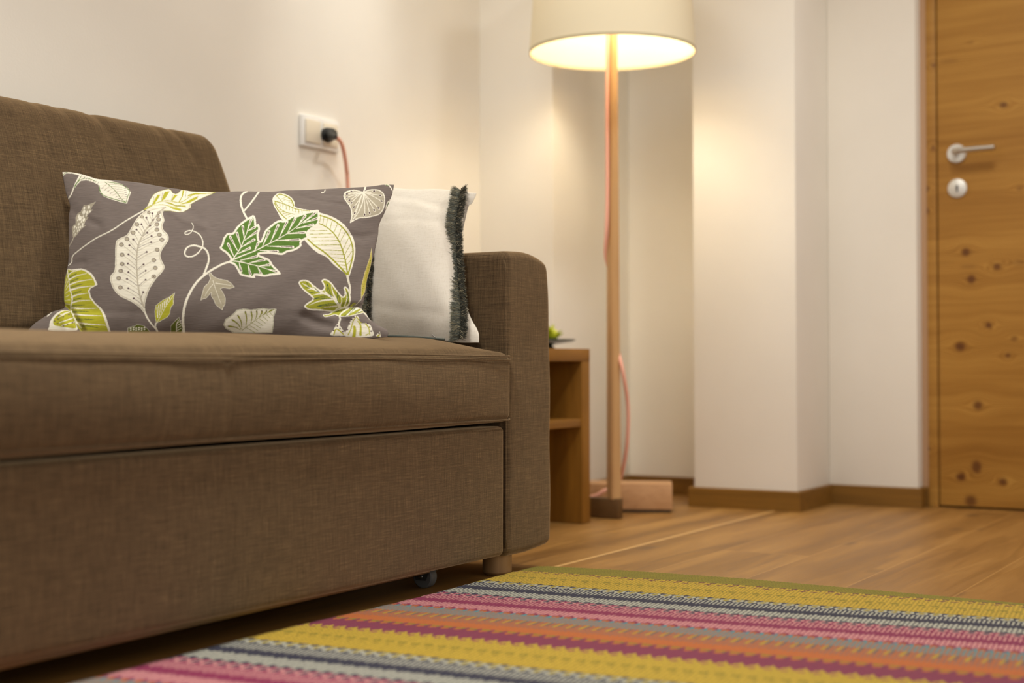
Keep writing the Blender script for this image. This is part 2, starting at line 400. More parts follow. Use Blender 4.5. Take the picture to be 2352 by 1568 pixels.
struct(box('wall_front', (4.272, -2.2, 0.0), (4.45, 0.10, 2.06), M_WALL, bev=0))
BH, BT = 0.058, 0.013
def base_l(name, pts):
    """baseboard run along a polyline of wall corners, thickness towards the room (left of travel)"""
    bm = bmesh.new(); P = [Vector((x, y)) for x, y in pts]; offs = []
    for i, p in enumerate(P):
        d = []
        if i > 0: d.append((P[i]-P[i-1]).normalized())
        if i < len(P)-1: d.append((P[i+1]-P[i]).normalized())
        n = [Vector((-q.y, q.x)) for q in d]
        offs.append(p + (n[0] if len(n) == 1 else n[0]+n[1])*BT)
    prof = [(0, 0), (1, 0), (1, BH-0.003), (0.8, BH), (0, BH)]
    rings = [[bm.verts.new((*(P[i].lerp(offs[i], a)), z+0.0005)) for a, z in prof] for i in range(len(P))]
    for i in range(len(P)-1):
        for k in range(len(prof)):
            k2 = (k+1) % len(prof); bm.faces.new((rings[i][k], rings[i][k2], rings[i+1][k2], rings[i+1][k]))
    bm.faces.new(rings[0]); bm.faces.new(rings[-1][::-1])
    return struct(from_bm(name, bm, M_BASEB, smooth=False))
# walking from the door towards the back wall keeps the room on the left
struct(box('shaded_reveal_strip', (4.270, 1.1125, 0.0), (4.34, 1.1308, 2.06), simple('shaded_reveal', (186, 150, 116), 0.8), bev=0.001))  # plaster reveal strip, its shade painted in as beige
base_l('baseboard_right', [(4.270, 1.1125), (4.270, 1.131), (4.222, 1.131), (4.222, 1.401), (3.935, 1.401), (3.935, 1.722), (4.25, 1.722), (4.25, 2.09), (3.735, 2.09), (3.735, 2.35), (-1.2, 2.35)])

# door lining, leaf and fittings
def yz(x, y, X=4.266):
    p = on_axis(x, y, 0, X); return float(p[1]), float(p[2])
fk = []
for (x, y, r) in [(2144, 150, .006), (2143, 340, .006), (2130, 435, .007), (2130, 483, .007), (2133, 1030, .006)]:
    a, b = yz(x, y); fk.append((a, b, r*0.8, r*1.1, 0.8))
M_FRAME = door_mat(fk, 'pine_lining')
dk = []
for (x, y, ry, rz, k) in [(2305, 241, .010, .008, .9), (2218, 579, .010, .010, .95), (2290, 612, .009, .008, .9), (2231, 641, .010, .011, .95), (2271, 747, .008, .008, .95),
        (2205, 796, .012, .011, 1), (2330, 778, .008, .006, .6), (2315, 816, .007, .007, .85), (2246, 931, .011, .011, .95), (2243, 1072, .012, .016, .95),
        (2207, 1095, .012, .010, 1), (2304, 1106, .010, .009, .95), (2230, 1150, .014, .014, .9), (2342, 432, .008, .006, .5), (2262, 750, .004, .004, .3), (2230, 98, .008, .004, .3),
        (2180, 140, .022, .006, .25), (2225, 612, .02, .005, .35), (2340, 603, .016, .006, .35)]:
    a, b = yz(x, y); dk.append((a, b, ry*1.1, rz*1.1, k))
for ky_, kz_ in [(.72, .25), (.55, .62), (.66, 1.02), (.38, .90), (.28, .35), (.48, 1.45), (.80, 1.62), (.30, 1.75)]: dk.append((ky_, kz_, .011, .010, .9))
M_DOOR = door_mat(dk, 'knotty_pine')
struct(box('trim_1', (4.266, 1.083, 0.0), (4.34, 1.1122, 2.06), M_FRAME, bev=0.002))
struct(box('trim_2', (4.268, 0.1005, 2.02), (4.34, 1.085, 2.0595), M_FRAME, bev=0.002))
struct(box('door_light_block', (4.309, 0.101, 0.0), (4.45, 1.084, 2.02), simple('gap_shade', (60, 44, 28), .9), bev=0))  # added dark backing that blocks light through the door gap
door = struct(box('door_1', (4.266, 0.125, 0.006), (4.306, 1.079, 2.015), M_DOOR, bev=0.002))
hy, hz = yz(2196, 352, 4.255); ky, kz = yz(2198, 432, 4.26)
lathe('handle_rosette', [(0, -0.010), (0.026, -0.010), (0.0275, -0.008), (0.0275, 0.0), (0, 0.0)], (4.2665, hy, hz), M_SATIN, door, axis='X')
def handle():
    pts = [(4.262, hy, hz+.002), (4.235, hy, hz+.002), (4.222, hy-.004, hz+.002), (4.217, hy-.014, hz+.002), (4.217, hy-.05, hz+.003), (4.217, hy-.118, hz+.004)]
    return tube('door_handle', pts, 0.0085, M_STEEL, door, seg=14, smooth_n=6)
handle()
ro = lathe('key_rosette', [(0, -0.007), (0.025, -0.007), (0.0275, -0.005), (0.0275, 0.0), (0, 0.0)], (4.2665, ky, kz), M_SATIN, door, axis='X')
bm = bmesh.new(); add_box(bm, (4.2588, ky-.0028, kz-.011), (4.2600, ky+.0028, kz+.002), 0.0005, 1)
bmesh.ops.create_uvsphere(bm, u_segments=12, v_segments=8, radius=0.0048, matrix=Matrix.Translation((4.2610, ky, kz+.004)))
from_bm('keyhole', bm, M_DARK, ro)

# ------------------------------------------------------------------ sofa
sofa = empty('sofa', (1.6, 1.9, 0))
def part(o): bake_parent(o, sofa); return o
def cushion(name, lo, hi, r, fn=None, mat=M_SOFA, step=0.012):
    V, Fq, c, h = cushion_box(lo, hi, r, step); 
    if fn: V = fn(V, c, h)
    return part(mesh_from(name, V, Fq, mat, None, True))
SX0, SX1 = 0.62, 2.444          # seat ends (left end is out of the frame)
def seat_fn(V, c, h):
    u = (V-c)/h; X, Y, Z = V[:, 0].copy(), V[:, 1].copy(), V[:, 2].copy()
    ex = np.clip((SX1-X)/0.20, 0, 1); ex = 1-(1-ex)**2
    crown = 0.029*ex*np.clip((Y-1.47)/0.09, 0, 1)**0.55
    top = np.clip((u[:, 2]-0.2)/0.8, 0, 1)
    Z = Z+top*crown
    front = np.clip((-u[:, 1]-0.9)*10, 0, 1)
    Y = Y-front*0.008*np.clip(1-u[:, 2]**2, 0, 1)*ex
    Y = Y+0.003*front*gauss(X-1.61, 0.006)+front*0.0012*np.sin(X*9+Z*14)
    Z = Z+top*(0.0012*np.sin(X*11+Y*5)-0.0022*gauss((X-1.66)+(Y-1.56)*0.9, 0.012)*np.clip((Y-1.49)*20, 0, 1)*gauss(Y-1.55, 0.05))
    low = np.clip((-u[:, 2]-0.6)/0.4, 0, 1)*front
    Z = Z-low*0.002*np.sin(X*7)
    return np.stack([X, Y, Z], 1)
seat = cushion('seat_cushion', (SX0+0.16, 1.460, 0.311), (SX1, 2.20, 0.449), 0.020, seat_fn, step=0.010)
def piping(z, y, x0, x1, name='piping', par=None, bend=0):
    pts = []
    for x in np.linspace(x0, x1, 60): pts.append((x, y+0.0006*math.sin(x*23), z+0.0012*math.sin(x*7)))
    if bend: pts += [(x1+0.006, y+0.006, z), (x1+0.008, y+0.03, z), (x1+0.008, y+0.2, z)]
    V, f = tube_arrays(np.array(pts), 0.0026, 8); o = mesh_from(name, V, f, M_SOFA, None, True); bake_parent(o, sofa)
    if par:
        o.parent = par; o.matrix_parent_inverse = Matrix.Identity(4); o.matrix_parent_inverse = (Matrix.Translation(sofa.location) @ Matrix.Translation(-sofa.location))
    return o
def sub(o, par):
    """sub-part: geometry is in world coordinates, parents carry no transform of their own"""
    o.parent = par; o.matrix_parent_inverse = par.matrix_world.inverted() if False else Matrix.Identity(4); return o
def pipe_sub(z, y, x0, x1, par, bend=0):
    pts = [(x, y+0.0006*math.sin(x*23), z+0.0012*math.sin(x*7)) for x in np.linspace(x0, x1, 60)]
    pts += [(x1+0.006, y+0.002, z), (x1+0.011, y+0.007, z), (x1+0.013, y+0.014, z)]
    V, f = tube_arrays(np.array(pts), 0.0016, 8); return sub(mesh_from('piping', V, f, M_SOFA, None, True), par)
pipe_sub(0.4440, 1.4600, SX0+0.18, SX1-0.018, seat, 0)
pipe_sub(0.4370, 1.4565, SX0+0.18, SX1-0.018, seat, 0)
pipe_sub(0.3180, 1.4600, SX0+0.18, SX1-0.018, seat, 0)

def panel_fn(V, c, h):
    u = (V-c)/h; X, Y, Z = V[:, 0].copy(), V[:, 1].copy(), V[:, 2].copy()
    front = np.clip((-u[:, 1]-0.6)*2.5, 0, 1)
    Y = Y+front*(0.0025*gauss(X-1.61, 0.006)+0.001*np.sin(X*6+Z*9))
    Z = Z+np.clip(-u[:, 2], 0, 1)*0.012*np.clip((2.0-X)/1.2, 0, 1)
    return np.stack([X, Y, Z], 1)
cushion('front_panel', (SX0+0.165, 1.468, 0.047), (2.4235, 1.53, 0.304), 0.011, panel_fn, step=0.02)
def arm_fn(V, c, h):
    u = (V-c)/h; X, Y, Z = V[:, 0].copy(), V[:, 1].copy(), V[:, 2].copy(); s = np.sign(c[0]-1.6)
    out = np.clip(u[:, 0]*s, 0, 1)
    X = X+s*out*(0.003-0.016*np.clip((Z-0.40)/0.25, 0, 1)**2)
    Z = Z+np.where(u[:, 2] > 0.9, -0.014*np.clip((u[:, 0]*s+0.2)/1.2, 0, 1)**2+0.004*(1-u[:, 0]**2), 0)
    Z = Z+np.where(u[:, 2] < -0.9, 0.008*np.clip(u[:, 0]*s, 0, 1)+0.003*np.sin(Y*20), 0)
    Y = Y+np.where(u[:, 1] < -0.9, 0.001*np.sin(Z*30), 0)
    return np.stack([X, Y, Z], 1)
arm = cushion('armrest', (2.434, 1.47, 0.044), (2.620, 2.30, 0.654), 0.018, arm_fn, step=0.014)
V, f = tube_arrays(np.array([(2.4375, 1.4745, z) for z in np.linspace(0.06, 0.62, 30)]+[(2.4385, 1.477, 0.632), (2.440, 1.483, 0.641), (2.440, 1.495, 0.6455)]+[(2.440, y, 0.6465) for y in np.linspace(1.51, 2.2, 20)]), 0.0028, 8)
sub(mesh_from('piping', V, f, M_SOFA, None, True), arm)
cushion('armrest', (SX0, 1.47, 0.044), (SX0+0.158, 2.30, 0.654), 0.026, arm_fn, step=0.02)
def back_fn(V, c, h):
    u = (V-c)/h; X, Y, Z = V[:, 0].copy(), V[:, 1].copy(), V[:, 2].copy()
    lean = 0.115*(Z-0.45)/0.48
    fr = np.clip(-u[:, 1], 0, 1)
    Y = Y-fr*0.022*np.clip(1-u[:, 2]**2, 0, 1)*np.clip(1-np.abs(u[:, 0])**6, 0, 1)
    top = np.clip((u[:, 2]-0.35)/0.65, 0, 1)
    wr = np.zeros_like(X)
    for k, (x0, sl, w, a) in enumerate([(2.26, .45, .012, .9), (2.20, .38, .010, .6), (2.02, .42, .018, 1.1), (1.93, .35, .012, .6), (1.87, .40, .010, .5), (1.74, .45, .016, .8), (1.60, .4, .014, .6), (1.42, .4, .014, .7), (1.2, .4, .014, .7)]):
        wr += a*gauss(X-x0-(0.93-Z)*sl, w)*np.clip((Z-0.70)/0.2, 0, 1)
    Y = Y+fr*0.006*wr*top
    Z = Z-0.0025*wr*np.clip((u[:, 2]-0.8)*5, 0, 1)
    X = X-np.where(u[:, 0] > 0.5, 0.040*np.clip((Z-0.70)/0.22, 0, 1)**2*(u[:, 0]-0.5)*2, 0)
    return np.stack([X, Y+lean, Z], 1)
backc = cushion('back_cushion', (SX0+0.175, 2.055, 0.474), (2.400, 2.190, 0.936), 0.036, back_fn, step=0.012)
V, f = tube_arrays(catmull([(0.9, 2.262, 0.9235), (1.3, 2.262, 0.9245), (1.8, 2.262, 0.9235), (2.1, 2.262, 0.924), (2.285, 2.26, 0.924), (2.33, 2.258, 0.910), (2.352, 2.25, 0.870), (2.375, 2.24, 0.80), (2.392, 2.22, 0.70)], 8), 0.0028, 8)
sub(mesh_from('piping', V, f, M_SOFA, None, True), backc)
def plain(name, lo, hi, mat, bev=0.01): 
    bm = bmesh.new(); add_box(bm, lo, hi, bev, 3); return part(from_bm(name, bm, mat))
plain('back_frame', (SX0+0.16, 2.255, 0.05), (2.432, 2.335, 0.84), M_SOFA)
plain('frame_box', (SX0+0.165, 1.56, 0.115), (2.43, 2.25, 0.30), M_RAIL, 0.004)
plain('bottom_rail', (SX0+0.19, 1.497, 0.0385), (2.205, 1.525, 0.075), M_RAIL, 0.004)
def leg(x, y):
    return part(lathe('leg', [(0, 0.0005), (0.024, 0.0005), (0.0295, 0.006), (0.030, 0.012), (0.030, 0.06), (0, 0.06)], (x, y, 0), M_LEG, None))
for x, y in [(2.474, 1.517), (2.52, 2.22), (0.70, 1.517), (0.70, 2.22)]: leg(x, y)
def caster(x, y):
    c = part(lathe('caster', [(0.006, -0.010), (0.0195, -0.010), (0.0222, -0.0075), (0.0222, 0.0075), (0.0195, 0.010), (0.006, 0.010)], (x, y, 0.0225), M_WHEEL, None, axis='X', close=True))
    bm = bmesh.new()
    for s in (-1, 1):
        xo = x+s*0.0125
        pr = [(y-0.030, 0.058), (y+0.030, 0.058), (y+0.012, 0.016), (y-0.010, 0.016)]
        a = [bm.verts.new((xo-0.001, p, q)) for p, q in pr]; b = [bm.verts.new((xo+0.001, p, q)) for p, q in pr]
        bm.faces.new(a); bm.faces.new(b[::-1])
        for k in range(4): bm.faces.new((a[k], a[(k+1) % 4], b[(k+1) % 4], b[k]))
    add_box(bm, (x-0.0135, y-0.030, 0.056), (x+0.0135, y+0.030, 0.060))
    sub(from_bm('caster_bracket', bm, M_METALD, smooth=False), c)
    sub(lathe('axle_bolt', [(0, -0.0165), (0.004, -0.0165), (0.0048, -0.0145), (0.0048, 0.0145), (0, 0.0165)], (x, y, 0.0235), M_STEEL, None, axis='X', seg=16), c)
for x in (2.255, 0.98): caster(x, 1.545)
tag(sofa, 'brown woven fabric sofa with one padded back cushion, square armrest and pale round legs', 'sofa')

# ------------------------------------------------------------------ raster for the cushion print
class Canvas:
    def __init__(s, x0, y0, x1, y1, sc):
        s.x0, s.y0, s.sc = x0, y0, sc; s.w, s.h = int((x1-x0)*sc), int((y1-y0)*sc)
        s.a = np.zeros((s.h, s.w, 3), np.float32)
    def tr(s, P): P = np.asarray(P, float); return (P-np.array([s.x0, s.y0]))*s.sc
    def poly(s, P, c, clip=None):
        P = s.tr(P); x0, y0 = np.floor(P.min(0)).astype(int)-1; x1, y1 = np.ceil(P.max(0)).astype(int)+1
        x0, y0 = max(x0, 0), max(y0, 0); x1, y1 = min(x1, s.w), min(y1, s.h)
        if x1 <= x0 or y1 <= y0: return None
        gx = np.arange(x0, x1)+0.5; ins = np.zeros((y1-y0, x1-x0), bool); A = P; B = np.roll(P, -1, 0)
        for r, yy in enumerate(range(y0, y1)):
            yc = yy+0.5; m = (A[:, 1] <= yc) != (B[:, 1] <= yc)
            if not m.any(): continue
            xs = A[m, 0]+(yc-A[m, 1])/(B[m, 1]-A[m, 1])*(B[m, 0]-A[m, 0])
            ins[r] = (np.searchsorted(np.sort(xs), gx) % 2) == 1
        s.a[y0:y1, x0:x1][ins] = c
        full = np.zeros((s.h, s.w), bool); full[y0:y1, x0:x1] = ins; return full
    def line(s, P, c, w0, w1=None, mask=None):
        P = s.tr(P); n = len(P); w1 = w0 if w1 is None else w1
        L = np.concatenate([[0], np.cumsum(np.linalg.norm(np.diff(P, axis=0), axis=1))]); L /= max(L[-1], 1e-6)
        for i in range(n-1):
            a, b = P[i], P[i+1]; ra = (w0+(w1-w0)*L[i])/2*s.sc; rb = (w0+(w1-w0)*L[i+1])/2*s.sc; R = max(ra, rb)+1
            x0 = max(int(min(a[0], b[0])-R), 0); x1 = min(int(max(a[0], b[0])+R)+1, s.w); y0 = max(int(min(a[1], b[1])-R), 0); y1 = min(int(max(a[1], b[1])+R)+1, s.h)
            if x1 <= x0 or y1 <= y0: continue
            gx, gy = np.meshgrid(np.arange(x0, x1)+0.5, np.arange(y0, y1)+0.5); d = b-a; q = (d**2).sum()+1e-9
            t = np.clip(((gx-a[0])*d[0]+(gy-a[1])*d[1])/q, 0, 1); dist = np.hypot(gx-a[0]-t*d[0], gy-a[1]-t*d[1])
            m = dist <= ra+(rb-ra)*t
            if mask is not None: m &= mask[y0:y1, x0:x1]
            s.a[y0:y1, x0:x1][m] = c
    def dot(s, x, y, rx, ry, c, ang=0.0, mask=None):
        a = np.linspace(0, 2*math.pi, 20, endpoint=False); ca, sa = math.cos(ang), math.sin(ang)
        u, v = rx*np.cos(a), ry*np.sin(a); s.poly(np.stack([x+u*ca-v*sa, y+u*sa+v*ca], 1), c)
def T(o, sc): return lambda pts: np.array([(o[0]+x/sc, o[1]+y/sc) for x, y in pts])
tA, tB, tC, tD, tE, tF, tG = T((60, 380), 6.535), T((60, 580), 7.838), T((300, 420), 7.127), T((300, 600), 8.712), T((500, 420), 6.535), T((660, 410), 6.819), T((660, 600), 8.254)
tU, tV = T((60, 360), 3.564), T((480, 360), 3.5635)
CR = s2l((232, 228, 212)); BG = s2l((116, 106, 101)); BE = s2l((176, 168, 148)); BE2 = s2l((190, 182, 164)); PU = s2l((92, 70, 76)); LI = s2l((176, 174, 48))
LG = s2l((158, 160, 52)); GR = s2l((88, 122, 50)); DG = s2l((60, 84, 56)); OL = s2l((96, 104, 36)); MID = s2l((202, 194, 174))
def sm(p, n=8, closed=True): return catmull(p, n, closed)
def paint():
    c = Canvas(20, 370, 930, 800, 2.0); c.a[:] = BG
    ln = lambda pts, col, w0, w1=None, mask=None, n=8: c.line(catmull(pts, n) if len(pts) > 2 else pts, col, w0, w1, mask)
    def leaf(P, fill, edge, w, n=6, smooth=True):
        Q = sm(P, n) if smooth else np.asarray(P); m = c.poly(Q, fill); c.line(np.vstack([Q, Q[:1]]), edge, w, None, m); return m, Q
    # thin stem, left
    ln(tU([(345, 890), (372, 860), (380, 812), (430, 765), (560, 672), (700, 600), (820, 520), (960, 440)]), CR, 1.8, 3.0)
    # upper left white leaf
    P = tA([(540, 92), (610, 84), (700, 95), (800, 120), (900, 150), (1040, 195), (1150, 205), (1300, 235), (1430, 275), (1530, 340), (1570, 405), (1545, 470), (1512, 570), (1400, 545), (1260, 500), (1160, 460), (1105, 400), (1085, 290), (1000, 245), (900, 218), (820, 228), (760, 290), (715, 355), (685, 430), (640, 500), (628, 520), (626, 495), (665, 430), (700, 345), (740, 245), (795, 145), (700, 120), (600, 115), (545, 165)])
    m = c.poly(P, CR)
    ln(tA([(1095, 300), (1112, 390), (1170, 450), (1280, 490), (1495, 553)]), GR, 1.6, mask=m); ln(tA([(1500, 545), (1525, 455), (1552, 400), (1510, 335), (1400, 275), (1220, 245)]), GR, 1.4, mask=m)
    ln(tA([(1180, 245), (1290, 330), (1370, 420), (1420, 490), (1500, 555)]), GR, 1.2, mask=m)
    ln(tA([(715, 350), (760, 265), (830, 205), (920, 190), (1040, 235)]), GR, 1.2, mask=m); ln(tA([(735, 300), (790, 215), (830, 150)]), GR, 2.6, .8, mask=m); ln(tA([(550, 140), (610, 95), (640, 90)]), GR, 1.3, mask=m)
    for k in range(7): ln(tA([(880+k*35, 170+k*12), (860+k*35, 200+k*12)]), DG, .8, mask=m)
    for k in range(8):
        a0, b0 = 1215+k*36, 275+k*36; ln(tA([(a0, b0), (1130+k*42, 340+k*26)]), BE, .9, mask=m); ln(tA([(1155+k*40, 335+k*26), (1125+k*42, 344+k*26)]), PU, 1.2, .5, mask=m)
        ln(tA([(a0, b0), (1430+k*10, 290+k*34)]), BE, .9, mask=m); ln(tA([(1455+k*8, 305+k*32), (1505+k*2, 315+k*30)]), PU, 1.2, .5, mask=m)
    # grey beige leaf
    m, _ = leaf(tA([(1050, 535), (1000, 560), (900, 598), (865, 590), (845, 640), (820, 690), (770, 720), (740, 780), (742, 880), (710, 890), (685, 950), (695, 1020), (705, 1095), (750, 1050), (820, 960), (902, 888), (865, 900), (885, 840), (937, 770), (905, 765), (950, 710), (1000, 660), (970, 660), (990, 610)]), BE*0.9, BE2, 1.2, smooth=False)
    for x, y, rx, ry in [(940, 622, 18, 26), (870, 640, 14, 24), (865, 700, 22, 36), (915, 705, 16, 26), (955, 690, 12, 18), (790, 760, 14, 28), (810, 790, 22, 36), (855, 765, 12, 24), (900, 750, 10, 18), (865, 810, 16, 30), (828, 840, 9, 22), (775, 815, 8, 18), (788, 880, 14, 22), (845, 878, 12, 18), (725, 925, 10, 26), (755, 940, 8, 26), (785, 935, 8, 26), (815, 925, 9, 26), (845, 912, 10, 18), (720, 990, 6, 28), (770, 980, 7, 22), (800, 960, 7, 20), (735, 1030, 5, 22)]:
        q = tA([(x, y)])[0]; c.dot(q[0], q[1], rx/6.5, ry/6.5, CR, 0.35)
    ln(tA([(705, 1095), (680, 1150), (655, 1190), (635, 1240)]), BE2, 1.6, 1.0)
    # lime leaf, lower left
    P = tB([(755, 290), (820, 302), (900, 292), (990, 282), (1080, 308), (1170, 365), (1225, 440), (1262, 520), (1285, 575), (1240, 600), (1160, 640), (1140, 690), (1170, 800), (1250, 910), (1345, 990), (1400, 1070), (1445, 1180), (1480, 1290), (1520, 1420), (980, 1420), (900, 1290), (820, 1100), (780, 1030), (700, 960), (680, 850), (680, 700), (700, 480), (738, 330)])
    m = c.poly(P, CR)
    Pin = tB([(755, 305), (840, 322), (1000, 310), (1080, 345), (1160, 410), (1210, 480), (1240, 560), (1230, 590), (1140, 630), (1112, 690), (1145, 810), (1225, 920), (1310, 1000), (1365, 1080), (1405, 1190), (1440, 1300), (1480, 1420), (980, 1420), (900, 1290), (820, 1100), (780, 1030), (700, 960), (680, 850), (680, 700), (700, 480), (738, 330)])
    mi = c.poly(Pin, LI)
    for p0, p1, w in [((770, 385), (940, 322), 2.5), ((775, 480), (1095, 370), 3.0), ((780, 575), (1190, 476), 3.2), ((790, 675), (1210, 596), 4.5), ((815, 800), (1110, 727), 4), ((830, 900), (1155, 855), 3.6), ((815, 995), (1285, 1000), 4.0), ((840, 1105), (1365, 1135), 4.5), ((900, 1260), (1445, 1305), 4.5)]:
        mp = ((p0[0]*.6+p1[0]*.4), (p0[1]*.6+p1[1]*.4)-18 if p0[1] < 950 else (p0[1]*.6+p1[1]*.4)+6)
        ln(tB([p0, mp, p1]), CR, w, 0.8, mask=m)
    for p0, p1 in [((765, 362), (812, 338)), ((780, 440), (912, 372)), ((778, 530), (955, 460)), ((790, 625), (1020, 560)), ((805, 745), (1000, 685)), ((830, 855), (1000, 812)), ((820, 955), (1058, 940)), ((825, 1055), (1130, 1062)), ((880, 1195), (1240, 1206)), ((970, 1300), (1300, 1352))]:
        ln(tB([p0, ((p0[0]+p1[0])/2, (p0[1]+p1[1])/2-8), p1]), DG, 1.5, .6); ln(tB([(p0[0], p0[1]+22), ((p0[0]+p1[0])/2, (p0[1]+p1[1])/2+8), p1]), DG, 1.0, .6)
    for k in range(7): ln(tB([(745+k*8, 420+k*85), (705, 560+k*60)]), CR, 1.0, .5, mask=mi)
    ln(tB([(738, 300), (755, 400), (770, 500), (780, 620), (808, 730), (830, 820), (812, 920), (800, 990), (825, 1090), (870, 1180), (915, 1250), (990, 1350)]), CR, 1.8, 3.0)
    # its turned-under end
    m = c.poly(sm(tB([(430, 1400), (415, 1330), (425, 1250), (470, 1170), (540, 1095), (630, 1045), (720, 1035), (790, 1055), (860, 1170), (905, 1300), (890, 1400)]), 6), CR)
    m = c.poly(sm(tB([(600, 1325), (510, 1305), (482, 1250), (500, 1190), (560, 1125), (650, 1060), (720, 1045), (790, 1060), (850, 1160), (890, 1290), (880, 1360), (700, 1340)]), 6), LI)
    for p0, p1 in [((620, 1115), (780, 1065)), ((600, 1258), (850, 1170)), ((570, 1170), (690, 1105)), ((640, 1310), (880, 1240))]: ln(tB([p0, p1]), CR, 2.0 if p0[0] > 590 else 1, 2.6, mask=m)
    for x, y in [(585, 1130), (575, 1195), (665, 1155), (770, 1115), (510, 1232), (560, 1275), (745, 1290), (670, 1320), (835, 1260)]:
        q = tB([(x, y)])[0]; c.line([(q[0]-2, q[1]), (q[0]+2, q[1]-.8)], PU, 1.2); c.line([(q[0]-.5, q[1]-1.6), (q[0]+.8, q[1]+1.6)], PU, 1.0)
    ln(tB([(380, 1140), (430, 1100), (460, 1070)]), CR, 2.5, .8)
    # green and white leaf on the top edge
    P = tC([(210, 440), (270, 380), (320, 270), (370, 190), (450, 140), (560, 108), (622, 96), (660, 118), (690, 165), (735, 180), (775, 165), (830, 112), (900, 112), (1000, 136), (1200, 142), (1395, 150), (1300, 190), (1180, 240), (1060, 300), (975, 352), (990, 395), (940, 430), (860, 472), (780, 478), (640, 455), (540, 455), (400, 455), (280, 450)])
    m = c.poly(P, CR); c.line(np.vstack([P, P[:1]]), LI*1.1, 1.0, None, m)
    ln(tC([(225, 435), (300, 380), (400, 335), (480, 305), (600, 290), (720, 310), (800, 318), (880, 285), (960, 230), (1060, 180), (1250, 175), (1380, 155)]), LI, 1.6, 1.2, m)
    ln(tC([(220, 438), (300, 400), (360, 355), (390, 250)]), LI, 2.4, .8, m)
    for q in ([(435, 195), (490, 190), (385, 350), (360, 350), (400, 260)], [(560, 140), (638, 135), (560, 260), (500, 300), (520, 230)], [(710, 190), (770, 195), (680, 295), (665, 290)], [(850, 120), (880, 118), (850, 220), (800, 310), (780, 312), (830, 230)], [(950, 190), (1060, 160), (1250, 172), (1050, 190), (920, 222)], [(800, 345), (900, 315), (1000, 255), (1095, 215), (1085, 260), (960, 325), (850, 345)], [(560, 305), (650, 320), (730, 360), (900, 370), (905, 388), (740, 385), (640, 345)], [(600, 375), (680, 395), (830, 425), (810, 458), (690, 425)]):
        c.poly(tC(q), LI)
    for q in ([(380, 215), (355, 350)], [(525, 150), (495, 300)], [(690, 190), (660, 290)], [(910, 120), (895, 235)], [(1100, 215), (1085, 262)], [(560, 320), (690, 355), (900, 395)], [(840, 425), (820, 460)], [(960, 350), (970, 395)]): ln(tC(q), BE*0.8, .9, mask=m)
    ln(tC([(370, 360), (520, 355), (620, 372), (760, 400)]), LI, 1.3, mask=m)
    # large dotted cream leaf
    P = tU([(1150, 405), (1085, 412), (1010, 430), (950, 460), (900, 512), (860, 580), (820, 640), (745, 680), (730, 740), (728, 850), (722, 930), (690, 975), (690, 1020), (720, 1090), (770, 1140), (860, 1185), (930, 1235), (970, 1278), (972, 1210), (985, 1150), (1010, 1080), (1060, 1000), (1110, 945), (1132, 900), (1110, 850), (1098, 805), (1115, 755), (1150, 705), (1168, 665), (1155, 630), (1125, 600), (1115, 560), (1130, 520), (1118, 465), (1130, 430)])
    Q = sm(P, 5); m = c.poly(Q, CR); c.line(np.vstack([Q, Q[:1]]), MID*0.92, 6.5, None, m); c.line(np.vstack([Q, Q[:1]]), CR, 3.2, None, m)
    mid = tU([(1140, 412), (1090, 450), (1040, 520), (990, 580), (955, 640), (925, 700), (908, 780), (903, 880), (908, 960), (915, 1050), (935, 1150), (965, 1235)])
    L = [(1003, 456), (948, 491), (906, 552), (875, 620), (825, 672), (779, 718), (785, 800), (785, 876), (773, 933), (757, 992), (771, 1068)]
    Rr = [(1085, 458), (1078, 482), (1083, 511), (1070, 552), (1070, 596), (1090, 637), (1110, 678), (1072, 760), (1044, 845), (1056, 908), (1043, 978)]
    Ld = [(1032, 462), (983, 497), (943, 551), (903, 595), (876, 675), (845, 723), (836, 797), (832, 872), (836, 943), (825, 998), (835, 1074), (880, 1158)]
    Rd = [(1038, 515), (1014, 563), (991, 621), (1026, 648), (1023, 698), (986, 778), (960, 880), (978, 931), (978, 1006), (958, 1106)]
    mm = catmull(mid, 10)
    def rib(p, col, w, dy):
        q = tU([p])[0]; tgt = mm[np.argmin(np.abs(mm[:, 1]-(q[1]+dy)))]; c.line(catmull([q, (q+tgt)/2+np.array([0, -dy*0.06]), tgt], 5), col, w, None, m)
    for p in L: rib(p, MID*0.85, 1.2, 28 if p[1] > 640 else 22)
    for p in Rr: rib(p, MID*0.85, 1.2, 26)
    for p in Ld: rib(p, PU, .9, 16)
    for p in Rd: rib(p, PU, .9, 14)
    c.line(mm, MID*0.85, 3.0, 3.6, m)
    for p in L+Rr:
        q = tU([p])[0]; big = 1.0 if p[1] > 500 else .75; c.dot(q[0], q[1], 5.4*big, 4.6*big, PU); c.dot(q[0]-.2, q[1], 4.2*big, 3.5*big, BE)
    for p in Ld+Rd:
        q = tU([p])[0]; c.dot(q[0], q[1], 2.4, 2.2, PU)
    q = tU([(1043, 978)])[0]; c.dot(q[0], q[1], 1.6, 1.5, PU)
    ln(tU([(962, 1240), (985, 1305), (1020, 1360), (1075, 1425)]), CR, 4.0, 3.0)
    # curl
    cur = tC([(1000, 655), (1024, 700), (1018, 750), (990, 800), (945, 835), (898, 838), (888, 812), (925, 785), (985, 778), (1050, 795), (1110, 830), (1155, 885), (1180, 960), (1175, 1040), (1145, 1090), (1095, 1150), (1020, 1195), (950, 1205), (898, 1185), (885, 1130), (915, 1065), (975, 1028), (1050, 1020), (1125, 1040), (1200, 1065), (1250, 1120), (1275, 1200), (1272, 1290), (1235, 1400), (1200, 1490)])
    c.line(catmull(cur, 8), CR, 1.7, 4.6)
